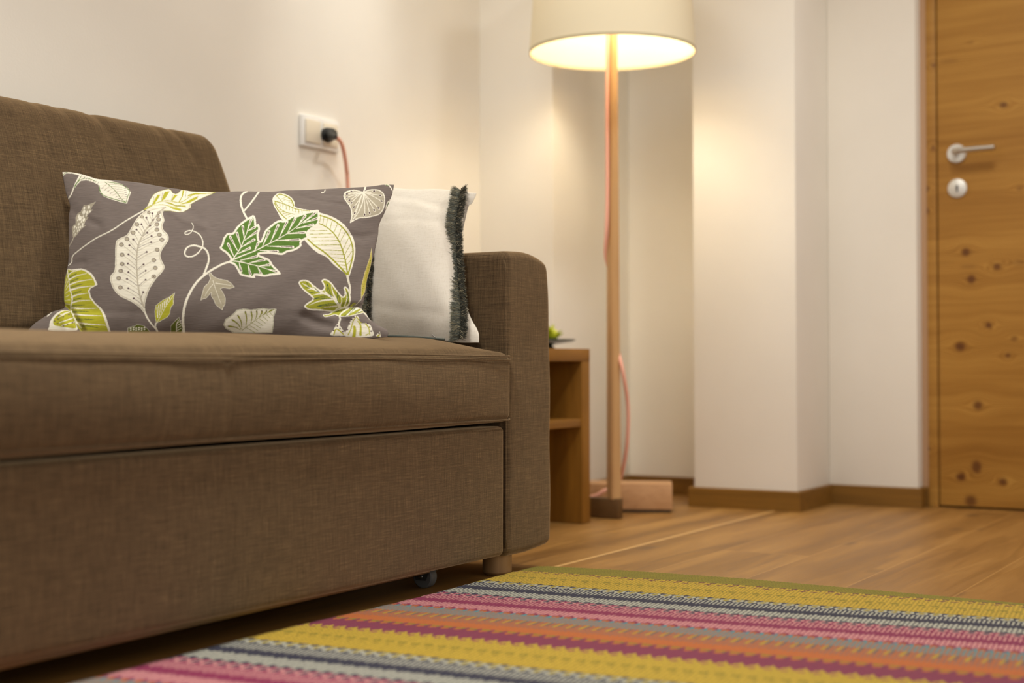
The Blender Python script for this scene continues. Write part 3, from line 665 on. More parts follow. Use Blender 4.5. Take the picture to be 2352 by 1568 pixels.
    # main stem
    ln(tU([(1290, 1430), (1283, 1320), (1300, 1210), (1340, 1110), (1400, 1020), (1470, 958), (1540, 912), (1620, 872), (1700, 850)]), CR, 6.2, 4.2)
    # small beige leaf
    m, _ = leaf(tD([(1560, 245), (1605, 228), (1650, 290), (1750, 342), (1930, 378), (2010, 430), (2080, 512), (1980, 548), (1850, 525), (1800, 545), (1850, 620), (1895, 720), (1892, 850), (1850, 920), (1835, 978), (1700, 870), (1660, 770), (1605, 690), (1612, 620), (1500, 748), (1470, 740), (1395, 782), (1420, 680), (1465, 510), (1550, 430), (1592, 340)]), s2l((172, 164, 142)), CR, 1.8, smooth=False)
    for q in ([(1645, 380), (1700, 560), (1810, 855)], [(1700, 430), (1850, 455), (2010, 480)], [(1645, 455), (1560, 560), (1490, 680)]): ln(tD(q), CR, 1.3, .8)
    # lime small leaf
    m, _ = leaf(tD([(885, 622), (760, 715), (640, 772), (500, 880), (480, 1000), (492, 1150), (515, 1240), (600, 1190), (740, 1112), (785, 1045), (802, 930), (860, 850), (855, 750)]), LI, CR, 1.6, smooth=False)
    for k in range(8):
        a0 = (540+k*34, 1120-k*52); b0 = (525+k*36, 910-k*27); c.line(tD([a0, b0]), CR, 2.2, 2.0, m)
    c.line(tD([(870, 660), (700, 900), (520, 1235)]), CR, 1.1); c.line(tD([(500, 1240), (490, 1310), (530, 1390)]), CR, 3.2, 4.2)
    # leaves cut by the seat
    m, _ = leaf(tD([(800, 1500), (800, 1290), (870, 1205), (970, 1110), (982, 1180), (1010, 1240), (1045, 1330), (1000, 1500)]), OL, CR, 1.6, smooth=False)
    c.line(tD([(915, 1400), (915, 1260), (955, 1175)]), CR, 1.6)
    for k in range(4): c.line(tD([(935, 1380-k*50), (1005, 1340-k*52)]), CR, 1.4)
    m, _ = leaf(tD([(-60, 1500), (-60, 1330), (0, 1302), (80, 1290), (120, 1256), (250, 1278), (310, 1320), (385, 1400), (385, 1500)]), OL, CR, 1.3, smooth=False)
    for k in range(12): q = tD([(0+(k % 6)*55, 1335+(k//6)*38-(10 if k % 2 else 0))])[0]; c.dot(q[0], q[1], 2.2, 1.4, CR, -.2)
    # fan leaf at the bottom
    P = tV([(200, 1440), (135, 1405), (118, 1375), (132, 1330), (188, 1292), (230, 1250), (290, 1242), (345, 1250), (410, 1240), (445, 1236), (490, 1245), (553, 1243), (530, 1310), (530, 1370), (518, 1440)])
    m, Q = leaf(P, CR, CR, 1, smooth=False); c.line(np.vstack([Q, Q[:1]]), OL*1.3, 3.6, None, m); c.line(np.vstack([Q, Q[:1]]), CR, 2.0, None, m)
    tip = (300, 1395)
    for (x, y), b in [((160, 1385), (255, 1415)), ((190, 1333), (262, 1412)), ((236, 1298), (268, 1405)), ((296, 1268), (300, 1390)), ((345, 1268), (340, 1365)), ((390, 1262), (375, 1335)), ((432, 1262), (410, 1310)), ((470, 1260), (445, 1290)), ((513, 1255), (485, 1268))]:
        ln(tV([(x, y), ((x+b[0])/2+9, (y+b[1])/2-6), b]), LG*0.85, 3.6, 1.0, mask=m); q = tV([(x, y)])[0]; c.dot(q[0], q[1], 1.2, 1.2, PU)
    c.line(tV([(270, 1420), (340, 1365), (430, 1300), (530, 1250)]), LG*0.8, 1.1, None, m)
    for k in range(8): c.line(tV([(300+k*28, 1395-k*18), (380+k*20, 1440-k*20)]), LG*0.8, 1.0, None, m)
    # large white leaf with lime ribs
    P = tV([(520, 342), (560, 298), (610, 300), (665, 325), (698, 368), (706, 408), (760, 425), (850, 440), (920, 460), (1010, 490), (1090, 540), (1150, 610), (1188, 690), (1197, 780), (1180, 870), (1140, 990), (1108, 950), (1060, 915), (1010, 872), (960, 820), (890, 785), (840, 745), (785, 685), (740, 620), (600, 515), (560, 450), (530, 400)])
    m = c.poly(sm(P, 5), CR)
    ln(tV([(905, 478), (1000, 510), (1080, 565), (1140, 640), (1168, 710), (1178, 790), (1160, 880), (1135, 968)]), LG, 2.6, 3.4, m)
    ln(tV([(890, 540), (950, 568), (1010, 615), (1058, 680), (1088, 750), (1108, 820), (1125, 900), (1135, 970)]), LG, 2.4, 3.2, m)
    ln(tV([(795, 660), (860, 722), (950, 785), (1040, 868), (1130, 965)]), LG, 3.0, 4.2, m)
    for x1, x0, y in [(965, 812, 602), (1000, 822, 628), (1030, 835, 655), (1060, 842, 683), (1078, 872, 718), (1090, 925, 768), (1105, 975, 800), (1112, 1012, 832), (1118, 1035, 862), (1122, 1060, 890), (1128, 1085, 918)]:
        c.line(tV([(x0, y-8 if y > 740 else y+4), (x1, y)]), LG, 1.1, 1.5, m)
    for a0, b0 in [((915, 475), (905, 535)), ((942, 485), (930, 550)), ((972, 495), (958, 565)), ((1010, 512), (990, 592)), ((1052, 545), (1020, 622)), ((1085, 575), (1052, 668)), ((1112, 620), (1070, 700)), ((1142, 662), (1095, 760)), ((1160, 712), (1103, 812)), ((1170, 770), (1115, 850)), ((1172, 830), (1122, 890))]:
        c.line(tV([a0, b0]), LG, 1.2, 1.2, m)
    ln(tV([(535, 362), (575, 372), (640, 395), (720, 428), (850, 445)]), LG, 2.0, 1.6, m); ln(tV([(540, 365), (570, 415), (630, 452), (700, 470)]), LG, 1.8, 1.2, m)
    ln(tV([(535, 375), (560, 430), (600, 478), (640, 515)]), LG, 2.2, 2.2, m); ln(tV([(552, 320), (575, 305), (625, 318), (672, 350), (692, 400)]), LG, 2.0, 3.0, m); ln(tV([(552, 318), (600, 370)]), LG, 1.4, mask=m)
    for k in range(8): c.line(tV([(578+k*26, 376+k*9), (580+k*26, 412+k*8)]), LG, 1.3, None, m)
    for k in range(5): c.line(tV([(560+k*22, 430+k*16), (605+k*20, 438+k*10)]), LG, .9, None, m); c.line(tV([(590+k*20, 345+k*8), (640+k*12, 325+k*15)]), LG, .9, None, m)
    ln(tV([(1132, 975), (1142, 1020), (1153, 1065), (1156, 1115)]), CR, 5.2, 3.4)
    # vines along the top edge
    ln(tV([(312, 280), (272, 305), (258, 345), (264, 400), (282, 450), (310, 505)]), CR, 4.0, 4.5); ln(tV([(408, 285), (350, 365), (288, 440)]), CR, 3.6, 3.6); ln(tV([(920, 293), (940, 288), (952, 268)]), CR, 1.8)
    # green three-lobed leaf
    P = tE([(28, 968), (60, 910), (82, 830), (130, 762), (180, 748), (230, 738), (290, 650), (400, 555), (480, 508), (530, 482), (560, 510), (572, 560), (578, 625), (612, 615), (635, 690), (612, 770), (618, 840), (640, 868), (670, 810), (710, 712), (800, 630), (880, 572), (950, 555), (1000, 560), (1150, 470), (1172, 488), (1300, 442), (1440, 410), (1515, 410), (1530, 530), (1508, 620), (1400, 702), (1348, 760), (1360, 820), (1262, 880), (1250, 950), (1150, 1012), (1040, 1042), (960, 1078), (800, 1060), (620, 1070), (700, 1110), (780, 1150), (830, 1230), (900, 1300), (940, 1368), (800, 1385), (700, 1405), (560, 1385), (556, 1425), (420, 1405), (340, 1380), (290, 1300), (250, 1235), (195, 1205), (160, 1180), (190, 1140), (130, 1060), (60, 1010)])
    Q = sm(P, 4); m = c.poly(Q, GR); c.line(np.vstack([Q, Q[:1]]), CR, 9.0, None, m)
    for q in ([(215, 1155), (300, 1040), (350, 955), (400, 830), (440, 730), (505, 540)], [(215, 1155), (380, 1085), (560, 1015), (720, 935), (900, 842), (1060, 745), (1250, 605), (1470, 440)], [(200, 1165), (330, 1180), (470, 1212), (620, 1250), (890, 1338)]): ln(tE(q), CR, 2.6, 1.2, m)
    def tear(a0, b0):
        a0 = np.array(tE([a0])[0]); b0 = np.array(tE([b0])[0]); c.line([a0, b0], CR, 1.2, 6.0); c.line([a0*.45+b0*.55, a0*.04+b0*.96], PU, .8, 2.2)
    for a0, b0 in [((245, 1110), (155, 915)), ((300, 1020), (185, 805)), ((345, 940), (288, 750)), ((395, 820), (375, 652)), ((440, 720), (505, 540)), ((440, 725), (555, 662)), ((400, 860), (598, 722)), ((355, 960), (545, 850)), ((300, 1060), (482, 975)),
                   ((550, 1020), (603, 905)), ((670, 950), (772, 725)), ((790, 890), (905, 635)), ((920, 820), (1040, 580)), ((1050, 740), (1165, 525)), ((1200, 640), (1312, 490)), ((1290, 590), (1468, 442)), ((1280, 600), (1488, 532)), ((1180, 680), (1430, 625)), ((1040, 760), (1308, 740)), ((880, 862), (1228, 850)), ((740, 945), (1128, 960)), ((630, 1010), (898, 1025)),
                   ((340, 1160), (585, 1100)), ((480, 1195), (700, 1150)), ((620, 1245), (775, 1225)), ((740, 1290), (890, 1330)), ((320, 1190), (350, 1322)), ((450, 1215), (490, 1370)), ((600, 1260), (650, 1365))]: tear(a0, b0)
    # heart shaped leaf
    P = tF([(1190, 205), (1130, 190), (1050, 172), (970, 182), (900, 212), (878, 260), (885, 312), (920, 362), (970, 430), (995, 500), (1000, 600), (978, 692), (1060, 650), (1130, 620), (1230, 615), (1350, 590), (1440, 560), (1500, 490), (1525, 400), (1530, 300), (1500, 220), (1430, 172), (1340, 163), (1250, 178)])
    Q = sm(P, 5); m = c.poly(Q, BE); c.line(np.vstack([Q, Q[:1]]), CR, 5.0, None, m)
    for x, y in [(930, 240), (930, 290), (968, 338), (1000, 380), (1040, 445), (1052, 540), (1042, 630), (1210, 565), (1287, 540), (1360, 492), (1428, 462), (1476, 352), (1455, 262), (1360, 192), (1000, 200)]:
        mp = (1190+(x-1190)*0.45+(12 if x > 1190 else -6), 230+(y-230)*0.32+(40 if y > 400 else 0)); ln(tF([(1188, 212), mp, (x, y)]), CR, 1.3, 1.7, m)
        q = tF([(x, y)])[0]; an = math.atan2(y-230, x-1188); c.dot(q[0], q[1], 4.2, 2.6, CR, an); c.dot(q[0]-.4*math.cos(an), q[1]-.4*math.sin(an), 2.8, 1.7, PU*0.8, an)
    ln(tF([(1188, 210), (1190, 300), (1160, 420), (1090, 560), (1000, 670)]), CR, 2.6, 1.4, m); ln(tF([(1192, 205), (1212, 165), (1222, 120)]), CR, 3.4, 3.8)
    ln(tF([(1530, 85), (1580, 100), (1620, 140), (1655, 215)]), CR, 3.2, 2.0); ln(tF([(1545, 96), (1580, 110)]), GR, 1.6); ln(tF([(1625, 312), (1575, 365), (1550, 420), (1545, 480)]), CR, 2.0); ln(tF([(1625, 322), (1585, 375), (1560, 440)]), GR, 2.2, 1.0)
    # oak leaf
    P = tG([(212, 420), (222, 375), (270, 350), (345, 348), (420, 378), (500, 450), (590, 518), (645, 542), (688, 510), (690, 460), (655, 400), (652, 355), (700, 330), (770, 352), (840, 408), (900, 490), (970, 580), (1040, 658), (1078, 635), (1080, 560), (1060, 510), (1088, 475), (1140, 500), (1180, 575), (1200, 680), (1195, 770), (1150, 850), (1060, 890), (960, 900), (885, 960), (780, 948), (600, 930), (450, 925), (355, 895), (318, 845), (375, 785), (455, 735), (480, 700), (420, 640), (330, 570), (260, 500)])
    Q = sm(P, 4); m = c.poly(Q, LG); c.line(np.vstack([Q, Q[:1]]), CR, 6.5, None, m)
    ln(tG([(285, 418), (380, 470), (480, 520), (620, 580), (760, 632), (880, 705), (940, 780), (985, 850)]), CR, 1.4, 7.0, m)
    for q, w in [([(455, 652), (560, 620), (740, 600)], 4), ([(412, 830), (600, 755), (900, 705)], 5.5), ([(830, 458), (860, 580), (920, 720)], 5), ([(1018, 690), (1030, 760), (990, 840)], 3), ([(1112, 580), (1130, 700), (1080, 850)], 3), ([(690, 872), (800, 860), (930, 850)], 4), ([(455, 430), (490, 500), (520, 530)], 3), ([(370, 540), (440, 520), (500, 525)], 3), ([(700, 520), (720, 580), (750, 620)], 3.5)]: ln(tG(q), CR, .8, w, m)
    for q in ([(365, 400), (400, 470), (425, 490)], [(300, 508), (400, 480)], [(405, 600), (560, 570), (620, 595)], [(490, 712), (650, 665), (770, 655)], [(500, 716), (650, 695), (860, 705)], [(750, 425), (760, 540), (830, 670)], [(755, 430), (800, 560), (845, 680)], [(945, 585), (950, 720), (980, 800)], [(945, 585), (985, 700), (992, 800)], [(562, 856), (700, 815), (900, 790)], [(600, 850), (780, 825), (960, 800)], [(1068, 690), (1065, 780), (1040, 850)], [(1145, 590), (1150, 700), (1140, 800)], [(525, 515), (560, 550), (600, 565)]): ln(tG(q), DG, 1.5, .9, m)
    # folded piece below it
    m, _ = leaf(tG([(670, 1010), (700, 1005), (780, 1000), (880, 940), (1000, 895), (1120, 870), (1250, 858), (1330, 865), (1400, 900), (1470, 965), (1530, 1060), (1580, 1140), (1520, 1060), (1440, 975), (1300, 1010), (1150, 1045), (1010, 1050), (900, 1010), (800, 1040), (720, 1058), (680, 1040)]), LG, CR, 3.0, smooth=False)
    for q, w in [([(1150, 880), (1050, 960), (1000, 1000)], 5), ([(1330, 880), (1200, 960), (1110, 1040)], 7), ([(1400, 930), (1300, 990)], 3)]: ln(tG(q), CR, w, 2.5, m)
    for q in ([(1250, 875), (1150, 980), (1080, 1030)], [(1290, 880), (1180, 990)], [(1400, 950), (1280, 990)], [(900, 960), (980, 930)]): ln(tG(q), DG, 1.6, 1.0, m)
    ln(tG([(1200, 850), (1250, 800), (1288, 788), (1270, 815), (1215, 858)]), LI, 2.4, 1.0); ln(tG([(1280, 835), (1340, 780), (1400, 715)]), MID, 1.6)
    # dotted leaves at the lower right
    ln(tG([(1000, 1010), (988, 1040), (1000, 1085), (985, 1140), (968, 1195)]), CR, 3.6, 4.2)
    for P, dots in [([(820, 1400), (870, 1300), (940, 1190), (985, 1205), (1050, 1300), (1110, 1400)], [(942, 1225), (880, 1310), (995, 1275), (1048, 1330)]), ([(1100, 1420), (1130, 1290), (1180, 1160), (1240, 1060), (1310, 1018), (1355, 1070), (1385, 1140), (1420, 1172), (1500, 1170), (1570, 1205), (1608, 1290), (1600, 1420)], [(1262, 1055), (1218, 1100), (1178, 1182), (1135, 1292), (1310, 1035), (1358, 1108), (1520, 1175), (1555, 1245), (1585, 1322)]), ([(1670, 1410), (1750, 1325), (1778, 1440)], [(1738, 1362)])]:
        m = c.poly(sm(tG(P), 4) if len(P) > 5 else tG(P), CR)
        for x, y in dots: q = tG([(x, y)])[0]; c.dot(q[0], q[1], 2.0, 1.8, PU)
    ln(tG([(880, 1390), (930, 1280), (1060, 1380)]), LI, 2.8, 2.8); ln(tG([(1150, 1390), (1200, 1290), (1250, 1120), (1310, 1060), (1350, 1110), (1400, 1170)]), LI, 2.6, 2.0); ln(tG([(1480, 1180), (1540, 1260), (1560, 1390)]), LI, 3.0, 2.0)
    ln(tG([(1268, 1240), (1275, 1310), (1260, 1420)]), LI, 6.0, 8.0); ln(tG([(1330, 1130), (1385, 1210), (1385, 1390)]), LI, 2.0, 6.0); ln(tG([(1490, 1395), (1540, 1370)]), LI, 3, 1.5); ln(tG([(1715, 1415), (1745, 1390)]), LI, 3, 3)
    # narrow leaf on the right edge
    m, _ = leaf(tV([(1330, 742), (1312, 830), (1275, 940), (1246, 1050), (1243, 1165), (1275, 1110), (1298, 990), (1322, 900), (1334, 830)]), s2l((190, 176, 84)), s2l((212, 202, 150)), 2.0, smooth=False)
    for k in range(14): q = tV([(1322-k*5.2, 850+k*19)])[0]; c.dot(q[0], q[1], .9, 1.2, DG)
    ln(tV([(1325, 850), (1290, 960), (1262, 1080), (1255, 1130)]), LI, 1.2)
    # soften by averaging 2x2
    return c
CANVAS = paint()
def sample(px, py):
    u = (px-CANVAS.x0)*CANVAS.sc-0.5; v = (py-CANVAS.y0)*CANVAS.sc-0.5
    out = 0
    for du, dv, w in ((0, 0, .4), (1, 0, .15), (-1, 0, .15), (0, 1, .15), (0, -1, .15)):
        a = np.clip((u+du).astype(int), 0, CANVAS.w-1); b = np.clip((v+dv).astype(int), 0, CANVAS.h-1); out = out+w*CANVAS.a[b, a]
    return out

# ------------------------------------------------------------------ pillows: outline traced, real depth front and back
def resample(P, n):
    P = np.array(P, float); L = np.concatenate([[0], np.cumsum(np.linalg.norm(np.diff(P, axis=0), axis=1))]); t = np.linspace(0, L[-1], n)
    return np.stack([np.interp(t, L, P[:, 0]), np.interp(t, L, P[:, 1])], 1)
def coons(top, bot, lef, rig, nu, nv):
    T_, B_, L_, R_ = resample(catmull(top, 6), nu), resample(catmull(bot, 6), nu), resample(catmull(lef, 6), nv), resample(catmull(rig, 6), nv)
    u = np.linspace(0, 1, nu)[None, :, None]; v = np.linspace(0, 1, nv)[:, None, None]
    return (1-v)*T_[None]+v*B_[None]+(1-u)*L_[:, None]+u*R_[:, None]-((1-u)*(1-v)*T_[0]+u*(1-v)*T_[-1]+(1-u)*v*B_[0]+u*v*B_[-1]), u[..., 0], v[..., 0]
def seg_dist(px, py, pts):
    d = np.full(px.shape, 1e9)
    for (ax, ay), (bx, by) in zip(pts[:-1], pts[1:]):
        q = (bx-ax)**2+(by-ay)**2; t = np.clip(((px-ax)*(bx-ax)+(py-ay)*(by-ay))/q, 0, 1); d = np.minimum(d, np.hypot(px-ax-t*(bx-ax), py-ay-t*(by-ay)))
    return d
def plane_t(px, py, p0, n):
    r = ray(px, py); return ((p0-CO)@n)/(r@n), r
def pillow(name, grid, u, v, p0, n, Tf, Tb, mat, front_extra, colfn, pw=0.42):
    px, py = grid[..., 0], grid[..., 1]; nv, nu = px.shape
    t, r = plane_t(px, py, p0, n)
    v = np.clip((py-py[:1])/(py[-1:]-py[:1]), 0, 1)
    s = ((1-(2*u-1)**2)*(1-(2*v-1)**2)); s = np.clip(s, 0, 1)**pw
    prof = s*(0.35+0.65*np.clip((1-(2*u-1)**4)*(1-(2*v-1)**4), 0, 1))
    dpt = t-Tf*prof+(front_extra(px, py, u, v)*np.clip(s*1.6, 0, 1) if front_extra else 0)
    Fv = CO+dpt[..., None]*r
    st = max(1, nu//160); Bu = np.unique(np.r_[np.arange(0, nu, st), nu-1]); 
    rows = np.arange(0, nv, 1)
    Bv = CO+(t+Tb*prof)[..., None]*r
    idxF = np.arange(nu*nv).reshape(nv, nu)
    idxB = idxF.copy(); inner = np.zeros((nv, nu), bool); inner[1:-1, 1:-1] = True; idxB[inner] = nu*nv+np.arange(inner.sum())
    V = np.concatenate([Fv.reshape(-1, 3), Bv[inner]])
    q = lambda I: np.stack([I[:-1, :-1], I[1:, :-1], I[1:, 1:], I[:-1, 1:]], -1).reshape(-1, 4)
    Fq = np.concatenate([q(idxF), q(idxB)[:, ::-1]])
    cols = None
    if colfn is not None:
        cf = colfn(px, py); cols = np.concatenate([cf.reshape(-1, 3), np.tile(BG, (inner.sum(), 1))])
    o = mesh_from(name, V, Fq, mat, None, True, attr=cols); return o, Fv

# printed cushion
top = [(143, 395), (160, 395), (185, 399), (205, 405), (225, 411), (250, 413), (290, 416), (330, 421), (380, 430), (410, 434), (440, 439), (480, 440), (520, 440), (560, 439), (620, 440), (660, 437), (700, 436), (740, 434), (800, 431), (850, 428), (880, 424), (905, 424)]
rig = [(905, 424), (902, 442), (895, 461), (886, 483), (871, 515), (869, 534), (867, 546), (862, 570), (855, 599), (848, 625), (842, 648), (838, 679), (834.5, 694), (830.5, 706), (834, 714), (842, 721), (849, 732), (859, 740), (873, 749), (888, 757), (892, 766), (889, 774)]
lef = [(143, 395), (147, 420), (152, 445), (158, 462), (161, 478), (158, 500), (158, 540), (158, 575), (157, 600), (154, 618), (149, 640), (147, 665), (147, 690), (150, 702), (146, 708), (134, 712), (118, 717), (98, 730), (78, 744), (62, 762), (60, 775)]
bot = [(60, 775), (150, 784), (300, 788), (500, 789), (700, 786), (820, 780), (889, 774)]
g, u, v = coons(top, bot, lef, rig, 880, 430)
tl = CO+2.655*ray(143, 395); tr = CO+2.70*ray(905, 424); bc = CO+2.56*ray(480, 784)
nrm = np.cross(tr-tl, bc-tl); nrm /= np.linalg.norm(nrm)
def folds(px, py, u, v):
    d = 0.020*gauss(seg_dist(px, py, [(742, 716), (775, 713), (800, 706), (832, 707)]), 9)*np.clip((px-735)/50, 0, 1)
    d -= 0.010*gauss(seg_dist(px, py, [(800, 722), (850, 735), (885, 760)]), 14)
    d += 0.006*gauss(seg_dist(px, py, [(700, 728), (730, 742), (760, 750)]), 12)
    d += 0.018*gauss(seg_dist(px, py, [(150, 705), (164, 713), (176, 738), (190, 760)]), 6)
    d -= 0.006*gauss(seg_dist(px, py, [(140, 725), (150, 745), (150, 765)]), 10)
    d += 0.0022*gauss(seg_dist(px, py, [(690, 450), (740, 462), (790, 470)]), 5)
    d += 0.0015*gauss(seg_dist(px, py, [(720, 440), (760, 447), (800, 449)]), 4)
    d += 0.004*gauss(seg_dist(px, py, [(158, 480), (190, 500), (225, 515)]), 9)
    d -= 0.003*gauss(seg_dist(px, py, [(385, 480), (430, 508), (470, 520)]), 9)
    d += 0.003*gauss(seg_dist(px, py, [(400, 470), (450, 490)]), 12)
    d += 0.004*gauss(seg_dist(px, py, [(868, 535), (835, 545), (800, 540)]), 10)
    d += 0.0035*gauss(seg_dist(px, py, [(155, 610), (190, 603)]), 9)
    d += 0.0012*np.sin(px*0.045+py*0.06)+0.001*np.sin(px*0.11-py*0.03)*np.clip(1-v*2, 0, 1)
    return d
pil, _ = pillow('printed_cushion', g, u, v, tl, nrm, 0.060, 0.050, M_PRINT, folds, sample)
tag(pil, 'long grey cushion printed with green and cream leaves, propped on the sofa seat', 'cushion')

# white cushion with fringes
wtop = [(796, 436), (850, 432), (903, 432), (930, 434), (960, 435), (1000, 434), (1030, 436), (1060, 440), (1095, 443)]
wrig = [(1095, 443), (1090, 455), (1084, 467), (1076, 475), (1070, 500), (1062, 535), (1058, 570), (1059, 620), (1064, 670), (1072, 705), (1084, 735), (1094, 752), (1100, 768), (1100, 787)]
wlef = [(796, 436), (806, 480), (815, 560), (814, 640), (806, 700), (790, 768)]
wbot = [(790, 768), (850, 775), (900, 776), (960, 779), (1010, 783), (1060, 787), (1100, 787)]
wg, wu, wv = coons(wtop, wbot, wlef, wrig, 220, 240)
wn = np.array([1.0, 0.10, -0.14]); wn /= np.linalg.norm(wn); w0 = CO+2.846*ray(1100, 787)
def wfold(px, py, u, v):
    d = 0.0010*gauss(seg_dist(px, py, [(905, 450), (960, 458), (1030, 478)]), 7)-0.0012*gauss(seg_dist(px, py, [(905, 462), (960, 472), (1025, 494)]), 9)
    d += 0.0009*gauss(seg_dist(px, py, [(880, 505), (950, 502), (1020, 512)]), 9)
    d += 0.0014*gauss(seg_dist(px, py, [(860, 700), (930, 712), (1010, 720)]), 14)
    d += 0.012*gauss(seg_dist(px, py, [(1076, 470), (1066, 510), (1060, 560), (1062, 640), (1070, 700)]), 10)
    return d+0.0008*np.sin(px*0.08)*np.sin(py*0.05)
wp, WF = pillow('fringed_cushion', wg, wu, wv, w0, wn, 0.052, 0.040, M_LINEN, wfold, None, pw=0.5)
tag(wp, 'white linen cushion with two grey fringe bands, leaning on the right armrest', 'cushion')
def surf_at(px, py):
    """point of the white cushion's front closest to a direction, plus local depth along the ray"""
    d = (wg[..., 0]-px)**2+(wg[..., 1]-py)**2; i, j = np.unravel_index(np.argmin(d), d.shape); return WF[i, j]
M_FRINGE = print_mat('fringe_yarn', (600, 600, 600))
def fringe(path_px, half_px, n, seed):
    rg = np.random.default_rng(seed); P = catmull(path_px, 10); L = np.concatenate([[0], np.cumsum(np.linalg.norm(np.diff(P, axis=0), axis=1))])
    pts = np.array([surf_at(a, b) for a, b in P]); V = []; Fc = []; Cc = []
    yd = np.array([0.15, -1.0, 0.0]); yd /= np.linalg.norm(yd)      # across the band, towards the room
    nn = -wn; zd = np.array([0, 0, 1.0])
    for k in range(n):
        s = rg.uniform(0, L[-1]); base = np.array([np.interp(s, L, pts[:, a]) for a in range(3)])
        side = rg.choice([-1, 1]); ln_ = half_px/F*2.8/0.86*rg.uniform(0.75, 1.12); lift = rg.uniform(0.1, 0.9)
        clump = math.sin(s*0.55+side)*0.25+math.sin(s*0.21)*0.15
        base = base+yd*rg.uniform(-0.0025, 0.0025)+nn*0.001
        d1 = yd*side*(0.55)+nn*(0.6+0.5*lift)+zd*(clump+rg.normal(0, 0.22)); d1 /= np.linalg.norm(d1)
        d2 = yd*side*(1.0)+nn*(0.15+0.5*lift)+zd*(clump*1.5+rg.normal(0, 0.3)-0.15); d2 /= np.linalg.norm(d2)
        a0 = base; a1 = base+d1*ln_*0.45; a2 = a1+d2*ln_*0.6; w = 0.00042
        x = np.cross(d2, zd+0.3*nn); x /= np.linalg.norm(x)+1e-9; y = np.cross(x, d2)
        i0 = len(V); tone = rg.uniform(0.7, 1.3)
        cc = s2l((186, 176, 146)) if rg.random() < 0.16 else (s2l((70, 72, 62)) if side > 0 else s2l((118, 122, 112)))*tone
        Cc += [cc*(0.75+0.25*q) for q in (0, 0, 0, 1, 1, 1, 2, 2, 2)]
        for c_, wr in ((a0, 1), (a1, 1), (a2, .55)):
            for q in range(3): an = q*2.094; V.append(c_+(x*math.cos(an)+y*math.sin(an))*w*wr)
        for lv in (0, 1):
            for q in range(3): q2 = (q+1) % 3; Fc.append((i0+lv*3+q, i0+lv*3+q2, i0+lv*3+3+q2, i0+lv*3+3+q))
    return V, Fc, Cc
for nm_i, (pth, hp, n) in enumerate([([(1061, 434), (1058, 460), (1053, 490), (1049, 515), (1050, 540), (1051, 580), (1053, 620), (1056, 660), (1060, 705), (1061, 740), (1057, 778)], 22, 9500), ([(851, 440), (852, 500), (852, 560), (850, 620), (846, 680), (846, 730), (849, 768)], 14, 5000)]):
    V, Fc, Cc = fringe(pth, hp, n, 3+nm_i)
    o = mesh_from('fringe', np.array(V), np.array(Fc), M_FRINGE, wp, True, attr=np.array(Cc))
    o['label'] = 'grey yarn fringe band'
# zip along the bottom seam
zp = [surf_at(x, y)-wn*0.0015 for x, y in [(878, 771), (920, 773), (960, 775), (1000, 777), (1022, 779)]]
tube('zip', zp, 0.0022, simple('zip_tape', (96, 104, 98), 0.5), wp, seg=8)
tube('zip_pull', [surf_at(1004, 776)-wn*0.005, surf_at(998, 772)-wn*0.008+np.array([0, .002, 0.002])], 0.0012, M_STEEL, wp, seg=6, smooth_n=0)

